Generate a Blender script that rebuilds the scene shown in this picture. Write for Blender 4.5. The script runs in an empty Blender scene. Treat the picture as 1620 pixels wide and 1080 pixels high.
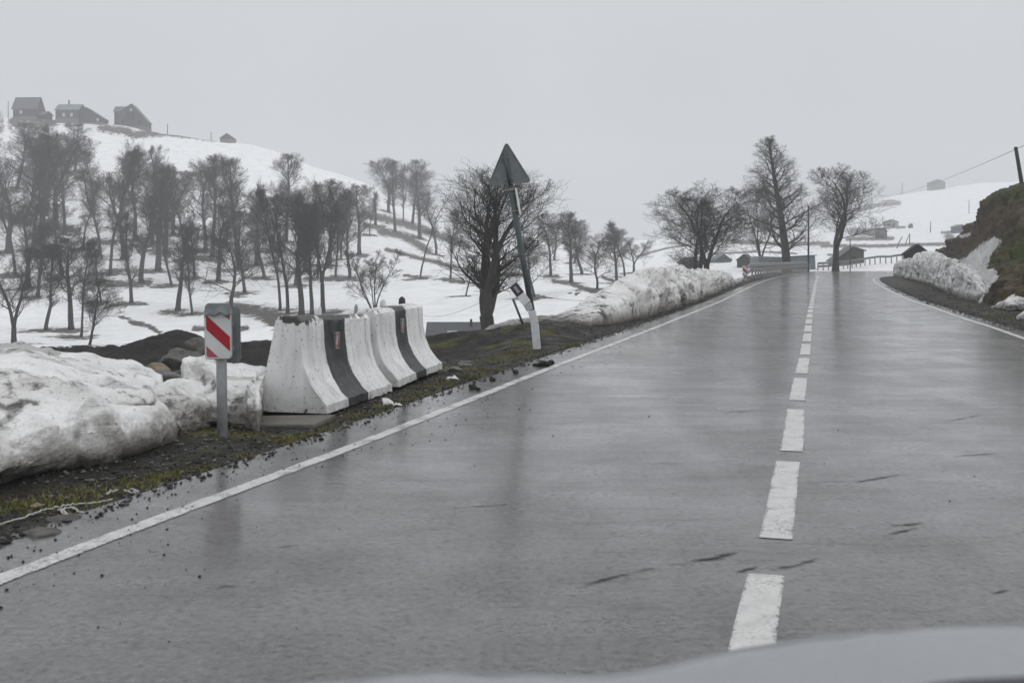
import bpy, bmesh, math, random
import numpy as np
from mathutils import Vector, Matrix, noise as mnoise

R = math.radians
S = bpy.context.scene
COL = S.collection
random.seed(7)
rng = np.random.default_rng(7)

# ------------------------------------------------------------------ camera
F = 1800.0                      # focal length in photo pixels (40 mm on 36 mm)
CX, HY, CH = 810.0, 417.0, 1.5  # principal column, eye level row, eye height
cam_d = bpy.data.cameras.new('camera')
cam = bpy.data.objects.new('camera', cam_d)
COL.objects.link(cam)
cam.location = (0, 0, CH)
cam.rotation_euler = (R(90), 0, 0)
cam_d.sensor_width = 36
cam_d.lens = 36 * F / 1620
cam_d.shift_y = -(540 - HY) / 1620
cam_d.clip_start = 0.05
cam_d.clip_end = 4000
cam_d.dof.use_dof = True
cam_d.dof.focus_distance = 40
cam_d.dof.aperture_fstop = 5.0
S.camera = cam

# ------------------------------------------------------------------ sky, sun, exposure
W = bpy.data.worlds.new('World')
S.world = W
W.use_nodes = True
wn = W.node_tree
wn.nodes.clear()
SUN_EL, SUN_ROT = R(48), R(150)
w_out = wn.nodes.new('ShaderNodeOutputWorld')
w_bg = wn.nodes.new('ShaderNodeBackground')
w_bg.inputs['Strength'].default_value = 0.1
w_sky = wn.nodes.new('ShaderNodeTexSky')
w_sky.sky_type = 'NISHITA'
w_sky.sun_disc = False
w_sky.sun_elevation = SUN_EL
w_sky.sun_rotation = SUN_ROT
w_sky.dust_density = 4
w_bw = wn.nodes.new('ShaderNodeHueSaturation')
w_bw.inputs['Saturation'].default_value = 0.12
w_tc = wn.nodes.new('ShaderNodeTexCoord')
w_sep = wn.nodes.new('ShaderNodeSeparateXYZ')
w_mr = wn.nodes.new('ShaderNodeMapRange')
w_mr.inputs[1].default_value = 0.0
w_mr.inputs[2].default_value = 1.0
w_mr.inputs[3].default_value = 4.5     # overcast layer at the horizon
w_mr.inputs[4].default_value = 12.5    # overcast layer overhead
w_nz = wn.nodes.new('ShaderNodeTexNoise')
w_nz.inputs['Scale'].default_value = 1.7
w_nz.inputs['Detail'].default_value = 3
w_nm = wn.nodes.new('ShaderNodeMapRange')
w_nm.inputs[1].default_value = 0.3
w_nm.inputs[2].default_value = 0.7
w_nm.inputs[3].default_value = 0.84
w_nm.inputs[4].default_value = 1.16
w_mul = wn.nodes.new('ShaderNodeMath'); w_mul.operation = 'MULTIPLY'
w_col = wn.nodes.new('ShaderNodeMix'); w_col.data_type = 'RGBA'; w_col.blend_type = 'MULTIPLY'
w_col.inputs[0].default_value = 1.0
w_col.inputs[7].default_value = (0.967, 0.99, 1.03, 1)
w_mix = wn.nodes.new('ShaderNodeMix'); w_mix.data_type = 'RGBA'
w_mix.inputs[0].default_value = 0.9
L = wn.links.new
L(w_tc.outputs['Generated'], w_sep.inputs[0])
L(w_tc.outputs['Generated'], w_nz.inputs['Vector'])
L(w_sep.outputs['Z'], w_mr.inputs[0])
L(w_nz.outputs[0], w_nm.inputs[0])
L(w_mr.outputs[0], w_mul.inputs[0]); L(w_nm.outputs[0], w_mul.inputs[1])
L(w_mul.outputs[0], w_col.inputs[6])
L(w_sky.outputs[0], w_bw.inputs['Color'])
L(w_bw.outputs[0], w_mix.inputs[6])
L(w_col.outputs[2], w_mix.inputs[7])
L(w_mix.outputs[2], w_bg.inputs['Color'])
L(w_bg.outputs[0], w_out.inputs['Surface'])

sun_d = bpy.data.lights.new('sun', 'SUN')
sun_d.energy = 0.6
sun_d.angle = R(70)
sun_d.color = (1.0, 0.97, 0.93)
sun = bpy.data.objects.new('sun', sun_d)
COL.objects.link(sun)
# light comes from the right, slightly behind the viewer
_sd = Vector((math.cos(SUN_EL) * 0.82, -math.cos(SUN_EL) * 0.57, math.sin(SUN_EL)))
sun.rotation_euler = _sd.to_track_quat('Z', 'Y').to_euler()
w_sky.sun_rotation = math.atan2(_sd.x, _sd.y)

S.view_settings.view_transform = 'Standard'
S.view_settings.look = 'None'
S.view_settings.gamma = 1
S.view_settings.exposure = 0.0
S.cycles.use_denoising = True
S.cycles.max_bounces = 6
S.cycles.diffuse_bounces = 3
S.cycles.glossy_bounces = 3
S.cycles.transparent_max_bounces = 12
S.cycles.volume_bounces = 2
S.cycles.caustics_reflective = False
S.cycles.caustics_refractive = False

# ------------------------------------------------------------------ numeric helpers
_perm = np.random.default_rng(3).random(1 << 16)

def _h(ix, iy, iz):
    n = (ix.astype(np.int64) * 73856093) ^ (iy.astype(np.int64) * 19349663) ^ (iz.astype(np.int64) * 83492791)
    return _perm[np.bitwise_and(n ^ (n >> 13), 65535)]

def vn(x, y, z):
    x, y, z = np.broadcast_arrays(np.asarray(x, float), np.asarray(y, float), np.asarray(z, float))
    ix, iy, iz = np.floor(x), np.floor(y), np.floor(z)
    fx, fy, fz = x - ix, y - iy, z - iz
    fx, fy, fz = [f * f * f * (f * (f * 6 - 15) + 10) for f in (fx, fy, fz)]
    r = 0
    for dx in (0, 1):
        for dy in (0, 1):
            for dz in (0, 1):
                w = (fx if dx else 1 - fx) * (fy if dy else 1 - fy) * (fz if dz else 1 - fz)
                r = r + w * _h(ix + dx, iy + dy, iz + dz)
    return r * 2 - 1

def fbm(x, y, z=0.0, o=4, g=0.5):
    r, a = 0, 1.0
    for i in range(o):
        k = 2.03 ** i
        r = r + a * vn(x * k + 17.3 * i, y * k - 9.1 * i, np.asarray(z) * k + 3.7 * i)
        a *= g
    return r

def sstep(a, b, x):
    t = np.clip((x - a) / (b - a), 0, 1)
    return t * t * (3 - 2 * t)

def seg_dist(X, Y, pts):
    """distance to a polyline"""
    best = np.full(X.shape, 1e9)
    for (x0, y0), (x1, y1) in zip(pts[:-1], pts[1:]):
        dx, dy = x1 - x0, y1 - y0
        t = np.clip(((X - x0) * dx + (Y - y0) * dy) / (dx * dx + dy * dy + 1e-12), 0, 1)
        best = np.minimum(best, np.hypot(X - x0 - t * dx, Y - y0 - t * dy))
    return best

def inside(X, Y, pts):
    c = np.zeros(X.shape, bool)
    n = len(pts)
    for i in range(n):
        x0, y0 = pts[i]; x1, y1 = pts[(i + 1) % n]
        if y0 == y1:
            continue
        k = ((y0 > Y) != (y1 > Y)) & (X < (x1 - x0) * (Y - y0) / (y1 - y0) + x0)
        c ^= k
    return c

def sdf(X, Y, pts):
    d = seg_dist(X, Y, pts + [pts[0]])
    return np.where(inside(X, Y, pts), -d, d)

def PX(px, D):
    return (px - CX) / F * D

def PZ(py, D):
    return CH + (HY - py) / F * D

# ------------------------------------------------------------------ road plan
_zd = np.array([-50, 0, 45, 72, 95, 140, 170, 400.0])
_zz = np.array([0, 0, 0, .17, .29, .49, .55, .6])

def zroad(D):
    return np.interp(D, _zd, _zz)

_Dt = np.linspace(3, 200, 20000)
_pyt = HY + F * (CH - zroad(_Dt)) / _Dt

def on_road(px, py):
    D = float(np.interp(-py, -_pyt, _Dt))
    return (PX(px, D), D)

TR = (1294 - CX) / F           # road heading: x per y
def back(p, D):
    return (p[0] - TR * (p[1] - D), D)

LEFT = [on_road(*p) for p in [(0, 915), (345, 786), (560, 706), (700, 650), (860, 586), (1000, 533), (1100, 493), (1160, 467), (1182, 456), (1203, 446.5), (1224, 440), (1246, 435), (1274, 430.5)]]
LEFT = [back(LEFT[0], -30)] + LEFT + [(40, 146), (48, 151), (57, 154), (75, 156), (120, 154), (160, 150)]
RIGHT = [on_road(*p) for p in [(1620, 535), (1559, 514), (1527, 505), (1478, 487), (1430, 471), (1395, 454), (1383.5, 446), (1381, 441), (1389, 437.5)]]
RIGHT = [back(RIGHT[0], -30)] + RIGHT + [(36, 105), (45, 110), (60, 113), (90, 114), (130, 112), (160, 108)]
CEN = [on_road(*p) for p in [(1185, 1043), (1211, 914), (1229, 852), (1245.5, 730), (1253.5, 711), (1259, 645), (1266.5, 597), (1274, 560), (1279.5, 510), (1284, 479), (1288, 462), (1289.5, 450), (1292, 443.5)]]
CEN = [back(CEN[0], -30)] + CEN + [(33.5, 124), (40, 131), (50, 134), (75, 136), (160, 130)]

def resample(pts, step):
    p = np.array(pts, float)
    # chaikin smoothing then arc-length resampling
    for _ in range(2):
        q = [p[0]]
        for a, b in zip(p[:-1], p[1:]):
            q += [a * .75 + b * .25, a * .25 + b * .75]
        q.append(p[-1]); p = np.array(q)
    s = np.concatenate([[0], np.cumsum(np.hypot(*np.diff(p, axis=0).T))])
    t = np.arange(0, s[-1], step)
    return np.stack([np.interp(t, s, p[:, 0]), np.interp(t, s, p[:, 1])], 1)

def offset(p, d):
    t = np.gradient(p, axis=0)
    t /= np.linalg.norm(t, axis=1)[:, None]
    return p + np.stack([-t[:, 1], t[:, 0]], 1) * d        # + = left of travel

Ls = resample(LEFT, 0.5)
Rs = resample(RIGHT, 0.5)
Cs = resample(CEN, 0.25)
La = offset(Ls, 0.55)
Ra = offset(Rs, -0.45)
ROADPOLY = [tuple(p) for p in La[::4]] + [tuple(p) for p in Ra[::4][::-1]]

# ------------------------------------------------------------------ terrain heights
COLS = {   # photo column -> [(distance, photo row of the ground there)]
    -500: [(30, 520), (60, 560), (100, 545), (130, 520), (170, 460), (220, 385), (280, 305), (340, 230), (380, 178)],
    0:   [(60, 562), (100, 545), (130, 515), (170, 455), (220, 385), (280, 310), (340, 236), (382, 181)],
    200: [(60, 560), (100, 540), (130, 505), (170, 455), (220, 395), (280, 320), (340, 246), (382, 194)],
    400: [(60, 556), (100, 530), (130, 497), (170, 450), (220, 402), (280, 348), (340, 282), (400, 222)],
    600: [(60, 552), (100, 515), (140, 472), (180, 436), (220, 402), (280, 357), (340, 326), (400, 296)],
    700: [(60, 552), (100, 512), (140, 470), (200, 426), (280, 386), (340, 362), (420, 336)],
    850: [(60, 535), (100, 492), (150, 460), (220, 430), (300, 405), (380, 386), (450, 369)],
    1000: [(60, 505), (100, 478), (150, 456), (220, 430), (300, 405), (400, 388), (500, 377)],
    1100: [(60, 475), (100, 455), (150, 438), (250, 414), (350, 398), (450, 383), (520, 373)],
    1200: [(70, 458), (100, 443), (150, 426), (250, 411), (350, 395), (450, 380), (560, 362)],
    1300: [(70, 455), (150, 428), (250, 413), (320, 400), (420, 385), (600, 362), (780, 338)],
    1400: [(70, 456), (150, 427), (220, 414), (300, 398), (430, 370), (640, 335), (810, 309)],
    1500: [(70, 456), (150, 425), (220, 410), (300, 392), (430, 362), (640, 325), (840, 293)],
    1620: [(70, 456), (150, 420), (220, 405), (300, 385), (430, 350), (640, 312), (840, 284)],
    2300: [(70, 450), (150, 400), (220, 390), (300, 375), (430, 345), (640, 310), (840, 278)],
}
_lD = np.linspace(math.log(20), math.log(1300), 310)
_gD = np.exp(_lD)
_gp = np.arange(-500, 2301, 20.0)
_tab = []
for c in sorted(COLS):
    pr = COLS[c]
    D = np.array([p[0] for p in pr], float)
    Z = np.array([PZ(p[1], p[0]) for p in pr])
    zt = np.interp(_gD, D, Z)
    over = _gD > D[-1]
    zt = np.where(over, np.maximum(Z[-1] - 0.30 * (_gD - D[-1]) - 0.0006 * (_gD - D[-1]) ** 2, -8), zt)
    _tab.append(zt)
_tab = np.array(_tab)
TAB = np.array([np.interp(_gp, sorted(COLS), _tab[:, j]) for j in range(len(_gD))]).T
def _blur(a, n, axis):
    k = np.hanning(2 * n + 3)[1:-1]; k /= k.sum()
    a = np.moveaxis(a, axis, 0)
    b = np.concatenate([np.repeat(a[:1], n, 0), a, np.repeat(a[-1:], n, 0)])
    r = sum(k[i] * b[i:i + len(a)] for i in range(2 * n + 1))
    return np.moveaxis(r, 0, axis)
TAB = _blur(_blur(TAB, 1, 1), 3, 0)

def table(px, D):
    i = np.clip((px + 500) / 20, 0, len(_gp) - 1.001)
    j = np.clip((np.log(np.maximum(D, 1)) - _lD[0]) / (_lD[1] - _lD[0]), 0, len(_lD) - 1.001)
    i0, j0 = i.astype(int), j.astype(int)
    a, b = i - i0, j - j0
    return (TAB[i0, j0] * (1 - a) * (1 - b) + TAB[i0 + 1, j0] * a * (1 - b) + TAB[i0, j0 + 1] * (1 - a) * b + TAB[i0 + 1, j0 + 1] * a * b)

SHELF = [(-60, -30), (-45, 20), (PX(-300, 40), 40), (PX(0, 38), 38), (PX(300, 38), 38), (PX(440, 36), 36), (PX(600, 30), 30), (PX(700, 29), 29),
         (PX(860, 29), 29), (PX(930, 28), 28), (PX(1030, 33), 33), (PX(1090, 45), 45), (PX(1150, 65), 65), (PX(1200, 100), 100),
         (30, 150), (45, 158), (80, 165), (170, 160), (170, -30)]
BUMPS = [  # px, D, height, radius across, radius along
    (262, 33.5, .58, 1.3, 2.0), (420, 34, .12, 2.5, 1.5), (310, 31, .25, 1.2, 1.5),
    (800, 24.5, .27, 1.9, 2.0), (700, 27, .15, 1.6, 1.3), (890, 25, .12, 1.2, 2), (660, 22, -.25, 2.0, 2.5), (760, 20, -.1, 1, 1.5)]

def height(X, Y):
    X = np.asarray(X, float); Y = np.asarray(Y, float)
    r = np.hypot(X, Y)
    th = np.clip(np.arctan2(X, Y), -0.62, 0.70)
    px = CX + F * np.tan(th)
    D = r * np.cos(th)
    base = table(px, D) + fbm(X * .03, Y * .03, 1.5, 3) * 0.9 * sstep(60, 130, D) + fbm(X * .15, Y * .15, 4.5, 3) * .18 * sstep(45, 90, D)
    sd = sdf(X, Y, SHELF)
    so = sdf(X, Y, ROADPOLY)
    zr = zroad(Y)
    leftside = (X < TR * Y + 1.0) & (Y < 60)
    sh = zr - 0.05 - np.where(leftside, np.clip(so - 1.5, 0, 14) * .088, 0.02)
    n = fbm(X * .8, Y * .8, 2.2, 4)
    n2 = fbm(X * 5, Y * 5, 7.7, 3)
    sh = sh + sstep(.3, 2.5, so) * (.07 * n + .018 * n2) * sstep(200, 60, r)
    sh = sh + sstep(4, 9, so) * leftside * (.09 * fbm(X * 1.9, Y * 1.9, 3.3, 4))
    for bp, bd, bh, ba, bl in BUMPS:
        bx = PX(bp, bd)
        sh = sh + bh * np.exp(-((X - bx) / ba) ** 2 - ((Y - bd) / bl) ** 2)
    m = sstep(7.0, 0.0, sd)
    h = base * (1 - m) + sh * m
    mr = sstep(0.8 + 2.2 * sstep(40, 80, Y), 0.0, so)
    h = h * (1 - mr) + (zr - 0.045) * mr
    return h

def hz(x, y):
    return float(height(np.array([x]), np.array([y]))[0])

def ground_hit(px, py, d0=62.0):
    D = np.exp(np.linspace(math.log(d0), math.log(1000), 1000))
    X = PX(px, D)
    z = height(X, D)
    row = HY + F * (CH - z) / D
    k = np.nonzero(row <= py)[0]
    i = k[0] if len(k) else int(np.argmin(row))
    return X[i], D[i], z[i]

# ------------------------------------------------------------------ object helpers
def props(o, label=None, cat=None, group=None, kind=None):
    if label: o['label'] = label
    if cat: o['category'] = cat
    if group: o['group'] = group
    if kind: o['kind'] = kind
    return o

def empty(name, loc, rz=0, label=None, cat=None, group=None):
    o = bpy.data.objects.new(name, None)
    COL.objects.link(o)
    o.location = loc
    o.rotation_euler = (0, 0, rz)
    o.empty_display_size = .2
    return props(o, label, cat, group)

def link(name, me, mats, parent=None, smooth=True, loc=None):
    if not isinstance(mats, (list, tuple)): mats = [mats]
    for m in mats: me.materials.append(m)
    if smooth:
        me.polygons.foreach_set('use_smooth', [True] * len(me.polygons))
    o = bpy.data.objects.new(name, me)
    COL.objects.link(o)
    if parent: o.parent = parent
    if loc is not None: o.location = loc
    return o

def grid_mesh(name, P, wrap_u=False, wrap_v=False):
    nu, nv = P.shape[:2]
    iu = np.arange(nu if wrap_u else nu - 1); iv = np.arange(nv if wrap_v else nv - 1)
    U, V = np.meshgrid(iu, iv, indexing='ij')
    U1, V1 = (U + 1) % nu, (V + 1) % nv
    q = np.stack([U * nv + V, U1 * nv + V, U1 * nv + V1, U * nv + V1], -1).reshape(-1, 4).astype(np.int32)
    me = bpy.data.meshes.new(name)
    me.vertices.add(nu * nv)
    me.vertices.foreach_set('co', P.reshape(-1).astype(np.float32))
    me.loops.add(q.size)
    me.loops.foreach_set('vertex_index', q.reshape(-1))
    me.polygons.add(len(q))
    me.polygons.foreach_set('loop_start', np.arange(0, q.size, 4, dtype=np.int32))
    me.update(calc_edges=True)
    return me

def attr(me, name, vals):
    a = me.attributes.new(name, 'FLOAT', 'POINT')
    a.data.foreach_set('value', np.asarray(vals, np.float32).reshape(-1))

class MB:
    """collects shapes for ONE mesh object"""
    def __init__(s): s.v = []; s.f = []; s.mi = []
    def add(s, vs, fs, mi=0):
        b = len(s.v)
        s.v += [tuple(v) for v in vs]
        s.f += [tuple(b + i for i in f) for f in fs]
        s.mi += [mi] * len(fs)
    def box(s, c, d, M=None, mi=0):
        x, y, z = [k / 2 for k in d]
        vs = [Vector((sx * x, sy * y, sz * z)) for sx in (-1, 1) for sy in (-1, 1) for sz in (-1, 1)]
        if M: vs = [M @ v for v in vs]
        vs = [v + Vector(c) for v in vs]
        s.add(vs, [(0, 1, 3, 2), (4, 6, 7, 5), (0, 4, 5, 1), (2, 3, 7, 6), (0, 2, 6, 4), (1, 5, 7, 3)], mi)
    def tube(s, pts, rad, k=6, cap=True, mi=0):
        pts = [Vector(p) for p in pts]
        if not isinstance(rad, (list, tuple)): rad = [rad] * len(pts)
        vs = []; n = len(pts); a = None
        for i, p in enumerate(pts):
            t = (pts[min(i + 1, n - 1)] - pts[max(i - 1, 0)])
            if t.length < 1e-9: t = Vector((0, 0, 1))
            t.normalize()
            if a is None: a = t.orthogonal().normalized()
            else:
                a = a - t * a.dot(t)
                a = a.normalized() if a.length > 1e-6 else t.orthogonal().normalized()
            b = t.cross(a)
            for j in range(k):
                w = 2 * math.pi * j / k
                vs.append(p + (a * math.cos(w) + b * math.sin(w)) * rad[i])
        fs = [(i * k + j, i * k + (j + 1) % k, (i + 1) * k + (j + 1) % k, (i + 1) * k + j) for i in range(n - 1) for j in range(k)]
        if cap:
            fs += [tuple(range(k))[::-1], tuple(range((n - 1) * k, n * k))]
        s.add(vs, fs, mi)
    def prism(s, prof, y0, y1, mi=0, M=None):
        """profile in x,z extruded along y"""
        n = len(prof)
        vs = [Vector((x, y0, z)) for x, z in prof] + [Vector((x, y1, z)) for x, z in prof]
        if M: vs = [M @ v for v in vs]
        fs = [(i, (i + 1) % n, n + (i + 1) % n, n + i) for i in range(n)] + [tuple(range(n))[::-1], tuple(range(n, 2 * n))]
        s.add(vs, fs, mi)
    def mesh(s, name, bevel=0, seg=1):
        me = bpy.data.meshes.new(name)
        me.from_pydata(s.v, [], s.f)
        me.polygons.foreach_set('material_index', s.mi)
        bm = bmesh.new(); bm.from_mesh(me)
        if bevel:
            bmesh.ops.remove_doubles(bm, verts=bm.verts, dist=1e-5)
            es = [e for e in bm.edges if len(e.link_faces) == 2 and e.calc_face_angle(0) > .45]
            bmesh.ops.bevel(bm, geom=es, offset=bevel, segments=seg, affect='EDGES', profile=.6)
        bmesh.ops.recalc_face_normals(bm, faces=bm.faces)
        bm.to_mesh(me); bm.free()
        return me
    def build(s, name, mats, parent=None, smooth=False, bevel=0, seg=1, loc=None):
        return link(name, s.mesh(name, bevel, seg), mats, parent, smooth, loc)

# ------------------------------------------------------------------ material helpers
class NT:
    def __init__(s, name):
        s.m = bpy.data.materials.new(name)
        s.m.use_nodes = True
        s.t = s.m.node_tree
        s.b = s.t.nodes['Principled BSDF']
        s.out = s.t.nodes['Material Output']
        s._o = None
    def n(s, typ, ins=None, **kw):
        nd = s.t.nodes.new(typ)
        for k, v in kw.items(): setattr(nd, k, v)
        for k, v in (ins or {}).items(): s.put(nd.inputs[k], v)
        return nd
    def put(s, sock, v):
        if isinstance(v, bpy.types.NodeSocket): s.t.links.new(v, sock)
        else: sock.default_value = v
    def obj(s):
        if not s._o: s._o = s.n('ShaderNodeTexCoord').outputs['Object']
        return s._o
    def mapv(s, scale=(1, 1, 1), rot=(0, 0, 0), loc=(0, 0, 0), v=None):
        return s.n('ShaderNodeMapping', {'Vector': v or s.obj(), 'Scale': scale, 'Rotation': rot, 'Location': loc}).outputs[0]
    def noise(s, scale, detail=4, rough=.55, v=None, dist=0):
        return s.n('ShaderNodeTexNoise', {'Vector': v or s.obj(), 'Scale': scale, 'Detail': detail, 'Roughness': rough, 'Distortion': dist}).outputs[0]
    def ramp(s, f, stops, interp='LINEAR'):
        r = s.n('ShaderNodeValToRGB', {0: f})
        r.color_ramp.interpolation = interp
        e = r.color_ramp.elements
        while len(e) < len(stops): e.new(.5)
        for i, (p, c) in enumerate(stops):
            e[i].position = p
            if not isinstance(c, (tuple, list)): c = (c, c, c)
            e[i].color = (*c[:3], 1)
        return r.outputs[0]
    def rng(s, f, a, b, c, d, smooth=False):
        return s.n('ShaderNodeMapRange', {0: f, 1: a, 2: b, 3: c, 4: d}, interpolation_type='SMOOTHSTEP' if smooth else 'LINEAR').outputs[0]
    def math(s, op, a, b=0.0, clamp=False):
        return s.n('ShaderNodeMath', {0: a, 1: b}, operation=op, use_clamp=clamp).outputs[0]
    def mix(s, f, a, b, mode='MIX'):
        c = lambda v: (*v, 1) if isinstance(v, tuple) and len(v) == 3 else ((v, v, v, 1) if isinstance(v, float) else v)
        return s.n('ShaderNodeMix', {0: f, 6: c(a), 7: c(b)}, data_type='RGBA', blend_type=mode).outputs[2]
    def attr(s, name):
        return s.n('ShaderNodeAttribute', attribute_name=name).outputs['Fac']
    def bump(s, h, strength=.5, dist=.02, nrm=None):
        b = s.n('ShaderNodeBump', {'Height': h, 'Strength': strength, 'Distance': dist})
        if nrm is not None: s.put(b.inputs['Normal'], nrm)
        return b.outputs[0]
    def set(s, **kw):
        names = dict(col='Base Color', rough='Roughness', nrm='Normal', metal='Metallic', spec='Specular IOR Level', coat='Coat Weight', coatr='Coat Roughness', alpha='Alpha')
        for k, v in kw.items():
            if k == 'col' and isinstance(v, tuple) and len(v) == 3: v = (*v, 1)
            s.put(s.b.inputs[names[k]], v)
        return s.m

def simple(name, col, rough=.7, nscale=3, var=.25, bump=0.0, metal=0.0, spec=.4):
    t = NT(name)
    f = t.noise(nscale, 5)
    c = t.ramp(f, [(.3, tuple(k * (1 - var) for k in col)), (.7, tuple(k * (1 + var) for k in col))])
    t.set(col=c, rough=t.rng(f, .3, .7, max(rough - .08, .05), min(rough + .08, 1)), metal=metal, spec=spec)
    if bump: t.set(nrm=t.bump(f, bump, .02))
    return t.m

# ground: snow field, bare soil, gravel shelf, moss
def make_ground_mat():
    t = NT('ground')
    bare, grav, so = t.attr('bare'), t.attr('gravel'), t.attr('roadside')
    n1 = t.noise(.35, 6, .6); n2 = t.noise(3, 5); n3 = t.noise(28, 4, .65); n4 = t.noise(.05, 4)
    snow = t.ramp(n1, [(.3, (.70, .71, .72)), (.65, (.84, .845, .85))])
    tint = t.ramp(t.noise(.9, 7, .65, t.mapv((1, 1, 3))), [(.44, 1.0), (.62, (.90, .89, .87)), (.8, (.72, .70, .66))])
    snow = t.mix(.65, snow, tint, 'MULTIPLY')
    soil = t.ramp(t.noise(1.4, 7, .68), [(.3, (.035, .032, .026)), (.55, (.075, .068, .054)), (.75, (.12, .105, .08))])
    gcol = t.ramp(n3, [(.32, (.007, .007, .006)), (.5, (.020, .019, .017)), (.66, (.045, .042, .037)), (.8, (.11, .105, .095))])
    gcol = t.mix(t.rng(n2, .45, .62, 0, .7), gcol, (.019, .016, .012))
    mossm = t.math('MULTIPLY', t.rng(t.noise(1.1, 6, .62), .51, .63, 0, 1), t.rng(so, .35, .9, 0, 1))
    mossm = t.math('MULTIPLY', mossm, t.rng(so, 3.5, 6, 1, 0))
    gcol = t.mix(mossm, gcol, t.ramp(n3, [(.3, (.028, .030, .006)), (.7, (.12, .115, .020))]))
    e = t.math('ADD', bare, t.rng(t.noise(.8, 6, .65), .25, .75, -.55, .55))
    bm_ = t.rng(e, .42, .58, 0, 1, True)
    c = t.mix(bm_, snow, soil)
    ge = t.math('ADD', grav, t.rng(t.noise(1.6, 5, .6), .25, .75, -.35, .35))
    gm = t.rng(ge, .46, .54, 0, 1, True)
    c = t.mix(gm, c, gcol)
    rough = t.mix(gm, .75, t.mix(t.rng(so, 1.5, 4, 0, 1), t.ramp(n2, [(.35, .42), (.65, .8)]), .85))
    hgt = t.math('ADD', t.math('MULTIPLY', t.math('ADD', t.math('MULTIPLY', n3, .05), t.math('MULTIPLY', t.noise(7, 5, .65), .12)), gm), t.math('MULTIPLY', t.noise(.5, 6, .6), .35))
    hgt = t.math('SUBTRACT', hgt, t.math('MULTIPLY', bm_, .10))
    t.set(col=c, rough=rough, nrm=t.bump(hgt, .7, 1.0), spec=t.mix(gm, .3, .16))
    return t.m

def asphalt_nodes(t):
    v = t.obj()
    ang = math.atan(TR)
    vr = t.mapv((1, 1, 1), (0, 0, ang), v=v)        # y along the road
    vs = t.mapv((.35, 1.6, 1), (0, 0, ang + R(-12)), v=v)
    fine = t.noise(95, 3, .6)
    agg = t.n('ShaderNodeTexVoronoi', {'Vector': v, 'Scale': 75.0}).outputs['Distance']
    mid = t.noise(2.6, 6, .62, vs)
    big = t.noise(.45, 5, .55, vr)
    strk = t.noise(1.1, 8, .75, t.mapv((.7, 4.0, 1), (0, 0, ang + R(-9)), v=v), 1.2)
    col = t.ramp(fine, [(.3, (.016, .0165, .0155)), (.55, (.034, .035, .033)), (.8, (.066, .067, .063))])
    col = t.mix(t.rng(mid, .4, .66, 0, .65), col, (.062, .063, .059))
    col = t.mix(t.rng(strk, .60, .72, 0, .75), col, (.012, .012, .012))
    rough = t.math('ADD', t.rng(mid, .3, .7, .20, .40), t.rng(big, .35, .65, -.06, .10))
    rough = t.math('ADD', rough, t.rng(strk, .56, .72, 0, .25))
    grain = t.noise(26, 4, .65)
    pits = t.noise(24, 6, .75)
    lane = t.noise(.55, 4, .6, t.mapv((1.6, .07, 1), (0, 0, ang), v=v))
    col = t.mix(t.rng(grain, .50, .66, 0, .75), col, (.10, .101, .096))
    col = t.mix(t.rng(pits, .54, .70, 0, .7), col, (.016, .016, .016))
    rough = t.math('ADD', rough, t.rng(pits, .50, .72, 0, .2))
    rough = t.math('ADD', rough, t.rng(lane, .3, .7, -.05, .10))
    h = t.math('ADD', t.math('MULTIPLY', fine, .4), t.math('MULTIPLY', agg, .6))
    h = t.math('ADD', h, t.math('MULTIPLY', mid, .5))
    h = t.math('ADD', h, t.math('MULTIPLY', grain, .4))
    h = t.math('SUBTRACT', h, t.math('MULTIPLY', t.rng(pits, .5, .7, 0, 1), .8))
    h = t.math('SUBTRACT', h, t.math('MULTIPLY', t.rng(strk, .58, .72, 0, 1), 1.2))
    nrm = t.bump(h, .25, .010)
    return col, rough, nrm, fine, mid, (grain, pits, lane)

def make_asphalt():
    t = NT('wet_asphalt')
    col, rough, nrm, fine, mid, _vr = asphalt_nodes(t)
    t.set(col=col, rough=rough, nrm=nrm, spec=.4, coat=t.math('MULTIPLY', t.rng(t.math('ADD', t.math('MULTIPLY', t.noise(.8, 8, .7), .6), t.math('MULTIPLY', _vr[2], .4)), .38, .62, .36, 1.0), t.rng(_vr[1], .52, .70, 1, .35)), coatr=t.rng(mid, .3, .7, .06, .17))
    t.put(t.b.inputs['Coat Normal'], t.bump(t.math('ADD', mid, t.math('MULTIPLY', _vr[0], .22)), .16, .02))
    return t.m

def make_scar():
    t = NT('asphalt_scrape')
    a = t.attr('scar')
    strk = t.noise(9, 6, .7, t.mapv((.35, 3.5, 1), (0, 0, R(-12))))
    k = t.math('ADD', a, t.rng(strk, .3, .7, -.75, .45))
    t.set(col=(.012, .012, .012), rough=.75, alpha=t.rng(k, .35, .9, 0, .8), spec=.2, nrm=t.bump(strk, .6, .01))
    return t.m

def make_paint(name, wear_lo, wear_hi, col=(.62, .62, .60)):
    t = NT(name)
    e = t.attr('edge')
    n = t.noise(48, 5, .75); b = t.noise(3.5, 5, .6)
    c = t.ramp(n, [(.3, tuple(k * .72 for k in col)), (.7, col)])
    c = t.mix(t.rng(t.noise(9, 5, .6), .45, .7, 0, .45), c, (.25, .25, .245))
    w = t.math('ADD', t.math('MULTIPLY', n, .6), t.math('MULTIPLY', b, .5))
    w = t.math('ADD', w, t.math('MULTIPLY', e, .10))
    t.set(col=c, rough=t.rng(n, .3, .7, .3, .55), alpha=t.rng(w, wear_lo, wear_hi, 0, 1), nrm=t.bump(n, .25, .006))
    return t.m

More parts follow.
